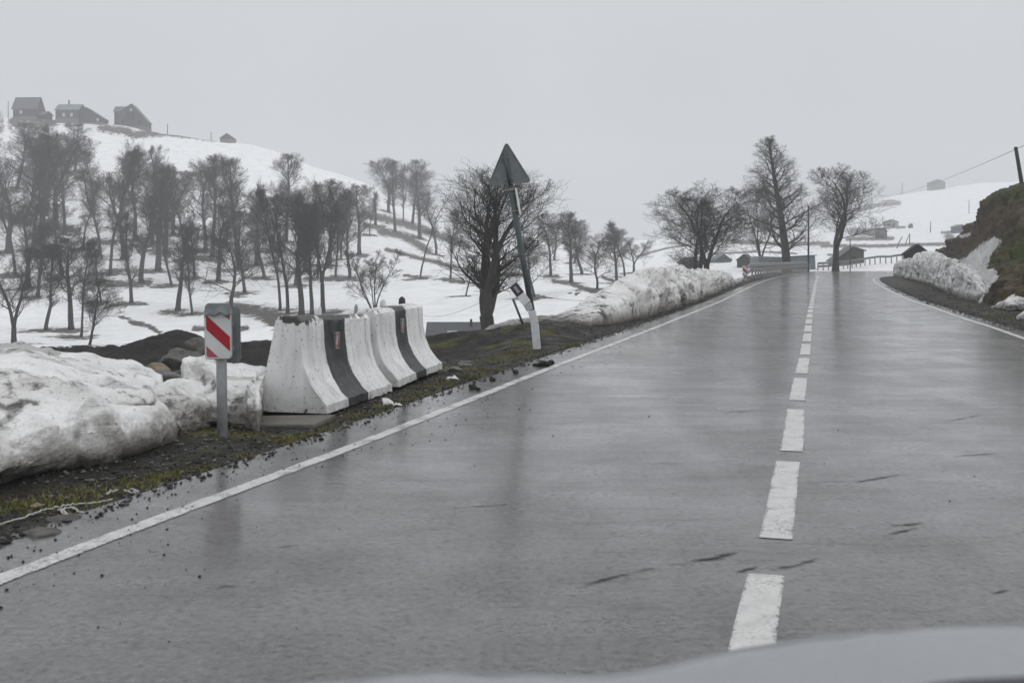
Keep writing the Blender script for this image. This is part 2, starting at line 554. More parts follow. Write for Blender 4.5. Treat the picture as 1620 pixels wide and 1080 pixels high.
def make_dirty_snow(name, dirt, streak=False, base=.80):
    t = NT(name)
    v = t.obj()
    vert = t.attr('face')
    hgt, crack = t.attr('hgt'), t.attr('crack')
    n1 = t.noise(1.5, 7, .62, v, .6); n2 = t.noise(7, 6, .65); n3 = t.noise(40, 4, .6)
    c = t.ramp(t.noise(2.0, 5, .55), [(.3, (base * .86, base * .855, base * .84)), (.62, (base, base, base))])
    band = t.noise(1.7, 6, .6, t.mapv((.7, .7, 3.2) if not streak else (2.6, 2.6, .7)), 1.4)
    c = t.mix(t.rng(n1, .42, .66, 0, .42 * dirt), c, (.42, .405, .375))
    c = t.mix(t.rng(band, .58, .72, 0, .5 * dirt), c, (.24, .225, .20))
    c = t.mix(t.math('MULTIPLY', t.rng(vert, .2, 1, 0, .5 * dirt), t.rng(n2, .3, .6, .3, 1)), c, (.33, .31, .28))
    c = t.mix(t.math('MULTIPLY', t.rng(t.math('ADD', hgt, t.rng(n2, .3, .7, -.1, .1)), .05, .30, .95, 0), min(1, dirt)), c, (.13, .12, .105))  # dirt along the foot, darkened further to paint in the undercut's shade
    c = t.mix(t.rng(t.math('ADD', t.math('MULTIPLY', n1, .55), t.math('MULTIPLY', n2, .5)), .575, .645, 0, .9 * min(1, dirt)), c, (.05, .045, .038))
    c = t.mix(t.math('MULTIPLY', t.rng(t.math('ADD', crack, t.rng(n2, .3, .7, -.25, .25)), .46, .74, 0, .95 * min(1, dirt)), t.rng(n1, .42, .56, .15, 1)), c, (.045, .04, .034))
    c = t.mix(t.math('MULTIPLY', t.rng(n3, .58, .68, 0, .8), t.rng(n2, .42, .6, 0, 1)), c, (.06, .055, .048))
    gr = t.noise(95, 3, .6)
    c = t.mix(t.rng(gr, .50, .75, 0, .35), c, (.28, .27, .25))
    h = t.math('ADD', t.math('MULTIPLY', n2, .07), t.math('ADD', t.math('MULTIPLY', n3, .018), t.math('MULTIPLY', gr, .006)))
    h = t.math('ADD', h, t.math('MULTIPLY', band, .06))
    t.set(col=c, rough=.62, nrm=t.bump(h, .55, 1.0), spec=.35)
    return t.m

def make_bark():
    t = NT('bark')
    n = t.noise(3, 6, .65, t.mapv((1, 1, .25)))
    t.set(col=t.ramp(n, [(.3, (.022, .021, .018)), (.6, (.05, .047, .041)), (.8, (.085, .08, .07))]), rough=.85, nrm=t.bump(n, .5, .05), spec=.2)
    return t.m

def make_concrete_paint():
    """white barrier, one dark band in its middle, chipped along edges"""
    t = NT('painted_concrete')
    v = t.obj()
    sep = t.n('ShaderNodeSeparateXYZ', {0: v})
    y, z = sep.outputs[1], sep.outputs[2]
    wob = t.rng(t.noise(7, 4), .3, .7, -.012, .012)
    yy = t.math('ADD', y, wob)
    a, b = t.attr('band0'), t.attr('band1')
    dark = t.math('MULTIPLY', t.math('GREATER_THAN', yy, a), t.math('LESS_THAN', yy, b))
    n = t.noise(9, 7, .68); f = t.noise(60, 4, .6)
    drip = t.noise(5, 6, .68, t.mapv((1, 1.6, .22)))
    white = t.ramp(t.noise(2.2, 5), [(.3, (.66, .665, .66)), (.65, (.80, .805, .80))])
    white = t.mix(t.rng(drip, .46, .70, 0, .6), white, (.30, .30, .285))
    white = t.mix(t.math('MULTIPLY', t.rng(z, .3, .0, 0, .55), t.rng(n, .35, .6, 0, 1)), white, (.22, .21, .19))
    blk = t.ramp(n, [(.3, (.013, .013, .014)), (.7, (.045, .045, .047))])
    blk = t.mix(t.rng(t.noise(16, 6, .7, t.mapv((1, 1, .5))), .56, .7, 0, .6), blk, (.22, .22, .22))
    c = t.mix(dark, white, blk)
    top = t.rng(z, .80, .95, 0, .16)
    foot = t.rng(z, .0, .14, .18, 0)
    chip = t.math('ADD', t.math('ADD', t.math('MULTIPLY', n, .62), t.math('MULTIPLY', drip, .42)), t.math('ADD', top, foot))
    chip = t.math('ADD', chip, t.math('MULTIPLY', t.attr('worn'), t.rng(z, .82, .93, 0, .12)))
    cm = t.rng(chip, .735, .76, 0, 1)
    c = t.mix(cm, c, t.ramp(f, [(.3, (.018, .018, .016)), (.7, (.10, .098, .09))]))
    pits = t.rng(t.noise(34, 3, .5), .64, .69, 0, .8)
    c = t.mix(pits, c, (.06, .06, .055))
    h = t.math('SUBTRACT', t.math('MULTIPLY', f, .15), t.math('MULTIPLY', cm, .5))
    t.set(col=c, rough=.5, nrm=t.bump(h, .6, .012), spec=.4)
    return t.m

def make_hillside():
    t = NT('hillside_soil')
    snow, up = t.attr('snow'), t.attr('up')
    n = t.noise(.9, 8, .68); f = t.noise(6, 6, .68)
    st = t.noise(1.0, 7, .7, t.mapv((1.1, 1.1, .5)), .8)
    c = t.ramp(st, [(.30, (.018, .015, .011)), (.46, (.062, .047, .028)), (.60, (.12, .085, .045)), (.76, (.19, .15, .095))])
    c = t.mix(t.rng(f, .5, .7, 0, .6), c, (.02, .016, .012))
    gr = t.ramp(f, [(.3, (.030, .042, .010)), (.7, (.085, .105, .026))])
    g = t.math('ADD', t.math('ADD', up, .18), t.rng(n, .3, .7, -.5, .5))
    c = t.mix(t.rng(g, .45, .7, 0, .9), c, gr)
    k = t.math('ADD', snow, t.rng(t.noise(1.3, 7, .7), .25, .75, -.3, .3))
    sm = t.rng(k, .46, .54, 0, 1)
    c = t.mix(sm, c, t.mix(t.rng(f, .45, .75, 0, .5), t.ramp(n, [(.35, (.60, .60, .59)), (.65, (.78, .78, .775))]), (.42, .40, .37)))
    t.set(col=c, rough=.8, nrm=t.bump(t.math('ADD', f, t.math('MULTIPLY', n, 2)), .8, .25), spec=.25)
    return t.m

M = {}
M['ground'] = make_ground_mat()
M['asphalt'] = make_asphalt()
M['scar'] = make_scar()
M['edge_paint'] = make_paint('edge_line_paint', .50, .64)
M['dash_paint'] = make_paint('dash_paint', .475, .60)
M['snow_a'] = make_dirty_snow('dirty_snow', 1.6, False, .80)
M['snow_b'] = make_dirty_snow('ploughed_snow', 1.05, True)
M['snow_c'] = make_dirty_snow('soft_snow', .45, False, .80)
M['bark'] = make_bark()
M['barrier'] = make_concrete_paint()
M['hillside'] = make_hillside()
M['concrete'] = simple('grey_concrete', (.11, .105, .09), .7, 6, .35, .4)
M['galv'] = simple('galvanised_steel', (.25, .26, .265), .5, 12, .2, .15, .0)
M['alu'] = simple('aged_aluminium', (.17, .19, .195), .55, 9, .18, .1, .0)
M['pole_paint'] = simple('grey_green_paint', (.05, .065, .068), .5, 9, .25, .1)
M['red'] = simple('red_reflective', (.33, .012, .02), .4, 5, .15)
M['red_pale'] = simple('faded_red_reflective', (.30, .06, .075), .45, 5, .2)
M['white_sheet'] = simple('white_reflective', (.55, .56, .56), .4, 5, .06)
M['white_plastic'] = simple('white_plastic', (.55, .56, .57), .45, 9, .15, .1)
M['black'] = simple('black_band', (.025, .025, .027), .5, 8, .3)
M['orange'] = simple('orange_reflector', (.50, .16, .07), .4, 40, .3)
M['wood_dark'] = simple('weathered_wood', (.032, .029, .026), .8, 5, .35, .3)
M['wood_mid'] = simple('grey_brown_wood', (.055, .049, .044), .8, 5, .3, .3)
M['wood_black'] = simple('black_wood', (.018, .018, .019), .8, 5, .3, .3)
M['stone'] = simple('rough_stone', (.13, .125, .12), .85, 4, .35, .5)
M['pale_wall'] = simple('pale_wall', (.30, .30, .295), .8, 4, .15, .2)
M['roof_grey'] = simple('grey_sheet_roof', (.06, .064, .072), .5, 2, .25, .2, .1)
M['roof_blue'] = simple('blue_grey_sheet', (.13, .155, .17), .5, 2, .25, .2, .1)
M['green_wall'] = simple('green_grey_boards', (.075, .10, .10), .8, 4, .2, .2)
M['glass'] = simple('dark_window', (.02, .022, .025), .15, 4, .1)
M['pale_pane'] = simple('pale_shutter', (.42, .43, .44), .3, 4, .1)  # flat pale colour for some of the house panes
M['boulder'] = simple('boulder_rock', (.085, .08, .073), .8, 5, .45, .7)
M['ochre'] = simple('ochre_rock', (.18, .15, .10), .8, 5, .35, .6)
M['clod'] = simple('dark_clod', (.022, .020, .017), .9, 20, .4, .6)
M['litter'] = simple('white_scrap', (.6, .6, .6), .6, 20, .15)
M['twine'] = simple('pale_twine', (.42, .42, .39), .8, 60, .25)
M['wire'] = simple('grey_cable', (.05, .05, .052), .6, 4, .1)
M['rail'] = simple('guard_rail_steel', (.28, .285, .29), .45, 4, .2, .1, .3)
M['rail_dark'] = simple('dull_rail_steel', (.16, .165, .165), .5, 4, .2, .1, .2)

# ------------------------------------------------------------------ ground sheet
BANDS = [  # traced snow-free strips: photo points and half thickness
    ([(-40, 335), (0, 343), (60, 352), (100, 362), (122, 365)], 7), ([(160, 448), (200, 450), (237, 447)], 6),
    ([(150, 382), (182, 383)], 5), ([(222, 397), (252, 395)], 4), ([(170, 430), (190, 430)], 5), ([(318, 409), (352, 413)], 4.5),
    ([(205, 509), (235, 515), (258, 531)], 3.4), ([(188, 501.5), (206, 504)], 1.6), ([(308, 520), (350, 521), (390, 519)], 4.5),
    ([(365, 486), (400, 491), (428, 503), (447, 522), (455, 546)], 9), ([(420, 496), (450, 505), (470, 540)], 12),
    ([(575, 339), (625, 350), (665, 361), (705, 377), (740, 388)], 6), ([(578, 358), (606, 360)], 4),
    ([(603, 366), (637, 373), (660, 386), (678, 397)], 6), ([(612, 395), (662, 408), (712, 420), (765, 432), (830, 436)], 3.4),
    ([(640, 436), (675, 440)], 2.6), ([(702, 442), (732, 446)], 3.6), ([(515, 441), (545, 442)], 3.5), ([(556, 404), (580, 405)], 3),
    ([(862, 437), (882, 437)], 2.8), ([(876, 444), (902, 448), (920, 455), (952, 463)], 3.6), ([(953, 438), (978, 448)], 2.5),
    ([(898, 463), (914, 466)], .8), ([(1005, 407), (1030, 399), (1062, 391), (1120, 384)], 1.6),
    ([(1160, 383), (1240, 386), (1310, 385)], 3), ([(1300, 346), (1350, 333), (1397, 323), (1422, 321)], 3.6), ([(1395, 318), (1415, 317)], 1.2),
    ([(1348, 366), (1386, 368)], 6), ([(1378, 357.5), (1394, 356.5)], 1.2), ([(1300, 389), (1400, 389), (1440, 387), (1500, 386), (1560, 390)], 2.6),
    ([(1340, 378), (1412, 377)], 3), ([(1418, 360), (1432, 359)], 1.6), ([(1490, 368), (1530, 366)], 2), ([(1500, 374), (1512, 384), (1540, 392)], 6),
    ([(1120, 402), (1200, 398), (1260, 401)], 1.4), ([(1075, 415), (1100, 414)], 2), ([(1310, 403), (1350, 405)], 2),
    ([(20, 194), (50, 197), (85, 194)], 7), ([(105, 197), (130, 198)], 2.5), ([(160, 202), (200, 208), (212, 214), (238, 211), (262, 210)], 6),
    ([(270, 213), (305, 216), (342, 221)], 3.5), ([(455, 241), (520, 262), (600, 297)], .8), ([(268, 271), (320, 276)], 1.6), ([(130, 283), (150, 289)], 2.5),
    ([(110, 276), (135, 284)], 2),
]
TREES = []     # filled below, needed here for melt patches

# photo column, foot row, top row, crown half width, type, label
TREES += [
 (40, 352, 225, 26, 'slim', 'bare tree in the left thicket, midway between first house and dark strip'),
 (75, 330, 196, 24, 'slim', 'bare tree in the dense left thicket whose top touches the snow under the first house'),
 (132, 395, 275, 24, 'slim', 'bare tree right of the long dark strip, below the bent thin one'),
 (158, 405, 262, 26, 'slim', 'bare tree left of the very tall one, at the same height on the slope'),
 (194, 410, 270, 24, 'slim', 'bare tree close right of the very tall one, half hidden by its branches'),
 (262, 400, 255, 24, 'slim', 'bare tree right of the dense pair below the steep-gabled house'),
 (308, 440, 330, 22, 'slim', 'shorter bare tree between the mid-slope pair and the front pair'),
 (418, 440, 320, 20, 'slim', 'slim bare tree left of the curved-trunk tree, further up the slope'),
 (520, 420, 282, 26, 'slim', 'bare tree right behind the dense dark crown under the ridge'),
 (540, 410, 290, 22, 'slim', 'bare tree between the dense dark crown and the slim one near the dead trunk'),
 (468, 452, 318, 26, 'slim', 'bare tree behind the thick-trunked one of the clump by the barrier'),
 (12, 400, 250, 28, 'slim', 'bare tree at the left edge between the tall cut-off one and the low-forked one'),
 (60, 470, 350, 22, 'slim', 'bare tree up the slope behind the slender second front-row tree'),
 (160, 478, 372, 20, 'slim', 'small bare tree at the left rim of the clearing'),
 (22, 546, 385, 34, 'vase', 'low-forked bare tree nearest the left picture edge, behind the dirty snow pile'),
 (73, 522, 383, 24, 'slim', 'slender bare tree second from left in the front row of the wood'),
 (113, 521, 372, 24, 'slim', 'bare tree third from left in the front row, beside two leaning thin trunks'),
 (128, 533, 365, 28, 'slim', 'dark bare tree fourth from left in the front row, left of the smallest one'),
 (141, 546, 425, 30, 'round', 'smallest bare tree at the slope foot, just above the black earth heap'),
 (208, 479, 330, 30, 'slim', 'bare tree on its own round brown patch in the middle of the clearing'),
 (224, 447, 300, 26, 'slim', 'tall straight bare tree at the right end of the long brown strip'),
 (281, 491, 350, 27, 'slim', 'left one of two neighbouring slim trees left of the striped marker post, trunk leaning'),
 (304, 497, 368, 22, 'slim', 'right one of two neighbouring slim trees left of the striped marker post, trunk straight'),
 (366, 487, 345, 45, 'round', 'broad round-crowned bare tree rising directly behind the striped marker post'),
 (388, 463, 330, 22, 'slim', 'slim bare tree close behind the right side of the broad round-crowned tree'),
 (250, 429, 262, 33, 'slim', 'dense dark bare tree mid slope, straight below the steep-gabled house'),
 (174, 433, 212, 36, 'slim', 'very tall bare tree mid slope below the lean-to barn, with visible thick trunk'),
 (292, 411, 262, 24, 'slim', 'bare tree mid slope, left of the pair with crossing trunks'),
 (325, 397, 250, 20, 'slim', 'left one of the mid-slope pair below the ridge, trunk leaning to the left'),
 (336, 407, 238, 24, 'slim', 'right one of the mid-slope pair below the ridge, tall slim crown'),
 (240, 386, 222, 34, 'slim', 'dense tall bare tree with the highest dark crown below the steep-gabled house'),
 (215, 378, 235, 26, 'slim', 'bare tree left behind the dense tall crown below the steep-gabled house'),
 (66, 403, 208, 34, 'slim', 'dark dense bare tree straight below the first house on the ridge'),
 (24, 436, 240, 34, 'slim', 'thick dark bare tree at the left, foot level with the clearing'),
 (53, 396, 200, 30, 'slim', 'bare tree with a pale narrow trunk behind the dense tree below the first house'),
 (90, 363, 205, 28, 'slim', 'thick-trunked bare tree standing on the long dark strip at the left'),
 (103, 370, 232, 18, 'slim', 'thin bent bare tree at the right end of the long dark strip'),
 (6, 306, 176, 24, 'slim', 'tall bare tree cut by the left picture edge, reaching the ridge line'),
 (26, 300, 192, 20, 'slim', 'bare tree just right of the one at the left edge, below the ridge'),
 (119, 272, 194, 17, 'slim', 'lone hazy bare tree high on the snow below the second house'),
 (150, 340, 225, 24, 'slim', 'bare tree high on the slope left of the very tall one'),
 (190, 362, 238, 22, 'slim', 'bare tree high on the slope right of the very tall one'),
 (275, 372, 268, 20, 'slim', 'small hazy bare tree behind the left mid-slope pair'),
 (378, 426, 244, 23, 'slim', 'tall bare tree with an oval crown standing out against the white hill'),
 (358, 385, 285, 16, 'slim', 'faint slender bare tree just left of the tall oval-crowned one'),
 (452, 382, 241, 22, 'slim', 'pale lone bare tree whose crown stands highest against the white hill'),
 (406, 420, 300, 18, 'slim', 'bare tree between the tall oval-crowned tree and the lone pale one'),
 (443, 491, 278, 30, 'slim', 'bare tree with a curved lower trunk, at the left of the clump behind the barrier'),
 (455, 495, 300, 30, 'slim', 'thick-trunked bare tree second from left in the clump behind the barrier'),
 (477, 499, 305, 30, 'slim', 'bare tree in the middle of the clump behind the barrier'),
 (494, 498, 330, 22, 'slim', 'thin bare tree between two thicker ones in the clump behind the barrier'),
 (511, 494, 290, 34, 'vase', 'forked bare tree at the right of the clump behind the barrier'),
 (531, 438, 300, 20, 'slim', 'left one of two straight trees behind the forked tree, each on a brown ring'),
 (553, 440, 306, 20, 'slim', 'right one of two straight trees behind the forked tree, each on a brown ring'),
 (568, 403, 290, 16, 'slim', 'slim bare tree on the slope left of the dead forked trunk'),
 (502, 440, 277, 30, 'slim', 'dense dark bare tree behind the clump, its crown just under the ridge'),
 (482, 430, 310, 24, 'slim', 'bare tree hidden behind the middle of the clump by the barrier'),
 (592, 494, 392, 40, 'multi', 'small round many-stemmed bare tree in the snow above the barrier'),
 (665, 440, 315, 18, 'thin', 'thin crooked bare tree standing alone on the snow left of the big roadside tree'),
 (594, 356, 296, 8, 'dead', 'dead forked trunk with almost no branches where the ridge meets the sky'),
 (614, 336, 250, 17, 'slim', 'leftmost tree of the skyline group beside the dead forked trunk'),
 (625, 366, 250, 16, 'slim', 'second tree from left in the skyline group, straight dark trunk'),
 (638, 352, 258, 14, 'slim', 'leaning tree in the middle of the skyline group'),
 (652, 353, 251, 17, 'slim', 'tallest tree at the right of the skyline group'),
 (664, 377, 268, 15, 'slim', 'rightmost tree of the skyline group, foot lowest on the slope'),
 (712, 441, 320, 22, 'slim', 'bare tree with a bent foot, left behind the big roadside tree'),
 (736, 468, 390, 16, 'thin', 'small thin tree in the snow just left of the big roadside tree trunk'),
 (770, 540, 256, 64, 'big', 'big spreading many-limbed bare tree beside the leaning sign pole'),
 (846, 469, 362, 30, 'round', 'bushy bare tree right behind the leaning sign pole'),
 (871, 437, 332, 24, 'slim', 'tall bare tree on a brown ring, first right of the leaning sign pole'),
 (877, 412, 350, 14, 'slim', 'slim bare tree partly hidden behind the first tall one right of the pole'),
 (904, 447, 332, 20, 'slim', 'bare tree with a crooked trunk, on the long brown strip right of the pole'),
 (908, 416, 345, 16, 'slim', 'hazy bare tree straight behind the crooked one right of the pole'),
 (921, 433, 346, 21, 'slim', 'bare tree with an open crown in the middle of the row right of the pole'),
 (944, 457, 366, 24, 'round', 'bare tree at the lower end of the long brown strip, nearest of its row'),
 (976, 447, 361, 21, 'slim', 'bare tree with an S-shaped trunk near the right end of the row'),
 (988, 438, 344, 24, 'slim', 'tallest tree at the right end of the row before the ploughed snow wall'),
 (1003, 430, 374, 20, 'vase', 'low bare tree last in the row, at the start of the ploughed snow wall'),
 (1103, 431, 280, 58, 'wide', 'wide bare tree with several upright limbs, left one above the ploughed snow wall'),
 (1117, 427, 290, 42, 'vase', 'right-leaning twin stem tree beside the wide tree above the ploughed snow wall'),
 (1204, 417, 283, 42, 'wide', 'spreading low-branched bare tree left of the tallest roadside tree'),
 (1246, 417, 212, 58, 'cone', 'tallest bare tree with a single straight stem, at the road bend'),
 (1322, 417, 258, 54, 'vase', 'bare tree with open upswept limbs at the bend, right of the dark pole'),
]
TREES += [
 (432, 395, 288, 20, 'slim', 'bare tree close left of the lone pale tree, lower on the slope'),
 (480, 402, 300, 22, 'slim', 'bare tree right of the lone pale tree, its foot behind the clump'),
 (345, 445, 318, 24, 'slim', 'bare tree up the slope behind the left side of the round-crowned tree'),
 (272, 452, 330, 22, 'slim', 'bare tree between the clearing strip and the two slim front trees'),
 (100, 440, 318, 26, 'slim', 'bare tree behind the third front-row tree, half way to the dark strip'),
 (45, 455, 320, 24, 'slim', 'bare tree behind the low-forked one, half way to the dark strip'),
 (585, 372, 300, 14, 'slim', 'slender bare tree touching the left of the dead forked trunk'),
 (690, 402, 300, 20, 'slim', 'bare tree on the slope right below the skyline group'),
]
GUARD_TREES = {'1103': 95, '1117': 100, '1204': 175, '1246': 142, '1322': 150}

def tree_foot(t):
    px, py = t[0], t[1]
    if str(px) in GUARD_TREES:
        D = GUARD_TREES[str(px)]
        return PX(px, D), D, hz(PX(px, D), D)
    if t[4] == 'big':
        D = 52.0
        return PX(px, D), D, hz(PX(px, D), D)
    return ground_hit(px, py)

FEET = [tree_foot(t) for t in TREES]

def build_ground():
    th_in = np.arange(-.50, .50, .0016)
    th_l = -np.exp(np.linspace(math.log(.50), math.log(math.pi), 60))[::-1]
    th_r = np.exp(np.linspace(math.log(.50), math.log(math.pi), 60))
    th = np.concatenate([th_l, th_in[1:], th_r])
    r = np.concatenate([np.linspace(.4, 5, 14)[:-1], np.exp(np.arange(math.log(5), math.log(1050), .0076)), [1100, 1160]])
    T, Rr = np.meshgrid(th, r, indexing='ij')
    X, Y = Rr * np.sin(T), Rr * np.cos(T)
    Z = height(X, Y)
    me = grid_mesh('ground', np.stack([X, Y, Z], -1))
    so = sdf(X, Y, ROADPOLY); sd = sdf(X, Y, SHELF)
    Yc = np.maximum(Y, 1)
    px = CX + F * X / Yc; py = HY + F * (CH - Z) / Yc
    bare = np.zeros(X.shape)
    front = Y > 45
    for pts, w in BANDS:
        d = np.where(front, seg_dist(px, py, pts), 1e3)
        bare = np.maximum(bare, np.clip(1.0 - .5 * d / w, 0, 1))
    for (x, y, z), t in zip(FEET, TREES):
        if y < 60: continue
        w = .9 + (t[1] - t[2]) / F * y * .045
        d = np.hypot((X - x + .4) / (w * 1.5), (Y - y + w * .6) / (w * 1.9))
        bare = np.maximum(bare, np.clip(1.0 - .5 * d, 0, 1))
    # roadside and shelf gravel, ending in a ragged edge
    g1 = np.clip(.5 + (2.0 + 1.5 * sstep(90, 120, Y) - so) / 2.5, 0, 1) * (Y < 200)
    g2 = np.clip(.5 - sd / 3.0, 0, 1) * (Y < 44) * (X < TR * Y)
    g3 = np.maximum(np.clip(.5 + (22 - so) / 8, 0, 1) * (Y < 60), np.clip(.5 + (7 - so) / 3, 0, 1) * (Y < 112)) * (X > TR * Y + 2)
    grav = np.maximum(np.maximum(g1, g2), g3)
    grav = np.where(np.hypot(X, Y) > 210, 0, grav)
    attr(me, 'bare', bare); attr(me, 'gravel', grav); attr(me, 'roadside', so)
    o = link('ground', me, M['ground'])
    props(o, kind='structure')
build_ground()

# ------------------------------------------------------------------ road with markings
def build_road():
    n = 420
    def para(p, k):
        s = np.concatenate([[0], np.cumsum(np.hypot(*np.diff(p, axis=0).T))]); s /= s[-1]
        return np.stack([np.interp(k, s, p[:, 0]), np.interp(k, s, p[:, 1])], 1)
    k = np.linspace(0, 1, n)
    A, B = para(La, k), para(Ra, k)
    # line up both edges by distance first, then by share of length in the bend
    rows = []
    for y in np.concatenate([np.arange(-30, 30, 1.0), np.arange(30, 92, 1.5)]):
        i = np.argmin(abs(La[:, 1] - y) + (np.arange(len(La)) > 330) * 1e3)
        j = np.argmin(abs(Ra[:, 1] - y) + (np.arange(len(Ra)) > 290) * 1e3)
        rows.append((La[i], Ra[j]))
    i0 = np.argmin(abs(La[:, 1] - 92) + (np.arange(len(La)) > 330) * 1e3)
    j0 = np.argmin(abs(Ra[:, 1] - 92) + (np.arange(len(Ra)) > 290) * 1e3)
    for q in np.linspace(0, 1, 120)[1:]:
        rows.append((La[int(i0 + q * (len(La) - 1 - i0))], Ra[int(j0 + q * (len(Ra) - 1 - j0))]))
    G = np.zeros((len(rows), 13, 3))
    for a, (p, q) in enumerate(rows):
        for b in range(13):
            w = b / 12
            xy = p * (1 - w) + q * w
            G[a, b, :2] = xy
            G[a, b, 2] = zroad(xy[1])
    me = grid_mesh('road', G)
    road = link('road', me, M['asphalt'])
    props(road, kind='structure')

    def strip(name, c, half, mat, lift, z_off=0.0, edge=True):
        a, m_, b = offset(c, half), c, offset(c, -half)
        l2, r2 = offset(c, half * .75), offset(c, -half * .75)
        cols = [a, l2, m_, r2, b]
        P = np.stack([np.concatenate([q, (zroad(q[:, 1]) + lift)[:, None]], 1) for q in cols], 1)
        me = grid_mesh(name, P)
        e = np.zeros(P.shape[:2]); e[:, 1:4] = 1
        attr(me, 'edge', e)
        o = link(name, me, mat, road)
        return o
    strip('edge_line', Ls[(Ls[:, 1] < 175)], .066, M['edge_paint'], .004)
    strip('edge_line', Rs, .07, M['edge_paint'], .004)
    # centre dashes
    s = np.concatenate([[0], np.cumsum(np.hypot(*np.diff(Cs, axis=0).T))])
    def s_at(px, py):
        x, y = on_road(px, py)
        return s[np.argmin(np.hypot(Cs[:, 0] - x, Cs[:, 1] - y))]
    marks = [(s_at(1185, 1043) - 1.45, s_at(1211, 914)), (s_at(1229, 852), s_at(1245.5, 730)), (s_at(1253.5, 711), s_at(1259, 645)), (s_at(1262, 634), s_at(1267, 597))]
    q = marks[-1][1] + .68
    while q < s_at(1292, 443.5) + 25:
        marks.append((q, q + 2.62)); q += 3.3
    q = marks[0][0] - .7
    while q > s[0] + 8 and q > 18:
        marks.append((q - 2.6, q)); q -= 3.3
    for a, b in marks:
        t = np.arange(a, b + .01, .1)
        c = np.stack([np.interp(t, s, Cs[:, 0]), np.interp(t, s, Cs[:, 1])], 1)
        strip('lane_dash', c, .088 if b < s_at(1267, 597) + 1 else .085, M['dash_paint'], .004)
    # gouges in the surface: thin ragged sheets laid on the asphalt
    def scar(p0, p1, w, bend=.0):
        a, b = np.array(on_road(*p0)), np.array(on_road(*p1))
        t = np.linspace(0, 1, 40)
        c = a + (b - a) * t[:, None]
        nrm = np.array([-(b - a)[1], (b - a)[0]]); nrm /= np.linalg.norm(nrm)
        c = c + nrm * (np.sin(t * math.pi) * bend)[:, None]
        P, E = [], []
        for k in np.linspace(-1, 1, 7):
            q = c + nrm * w * .6 * k
            P.append(np.concatenate([q, (zroad(q[:, 1]) + .003)[:, None]], 1))
            E.append((1 - abs(k)) * np.sin(t * math.pi) ** .5)
        me = grid_mesh('surface_scrape', np.stack(P, 1))
        attr(me, 'scar', np.stack(E, 1))
        link('surface_scrape', me, M['scar'], road)
    for p0, p1, w, b in [((918, 929), (1015, 904), .07, .02), ((1048, 893), (1178, 868), .10, -.05), ((1155, 908), (1205, 895), .05, 0), ((1205, 902), (1296, 882), .08, -.03),
                         ((1265, 766), (1358, 762), .05, .05), ((1340, 765), (1440, 748), .07, .0), ((1385, 830), (1470, 826), .08, -.03), ((1395, 848), (1462, 832), .05, 0), ((1500, 722), (1600, 716), .06, 0),
                         ((1560, 941), (1600, 932), .05, 0), ((430, 867), (482, 861), .03, 0), ((1490, 668), (1560, 655), .06, 0), ((330, 930), (385, 926), .10, 0), ((1120, 655), (1210, 648), .07, 0),
                         ((840, 795), (700, 805), .05, 0), ((1000, 905), (1045, 897), .04, 0)]:
        scar(p0, p1, w, b)
    return road
build_road()

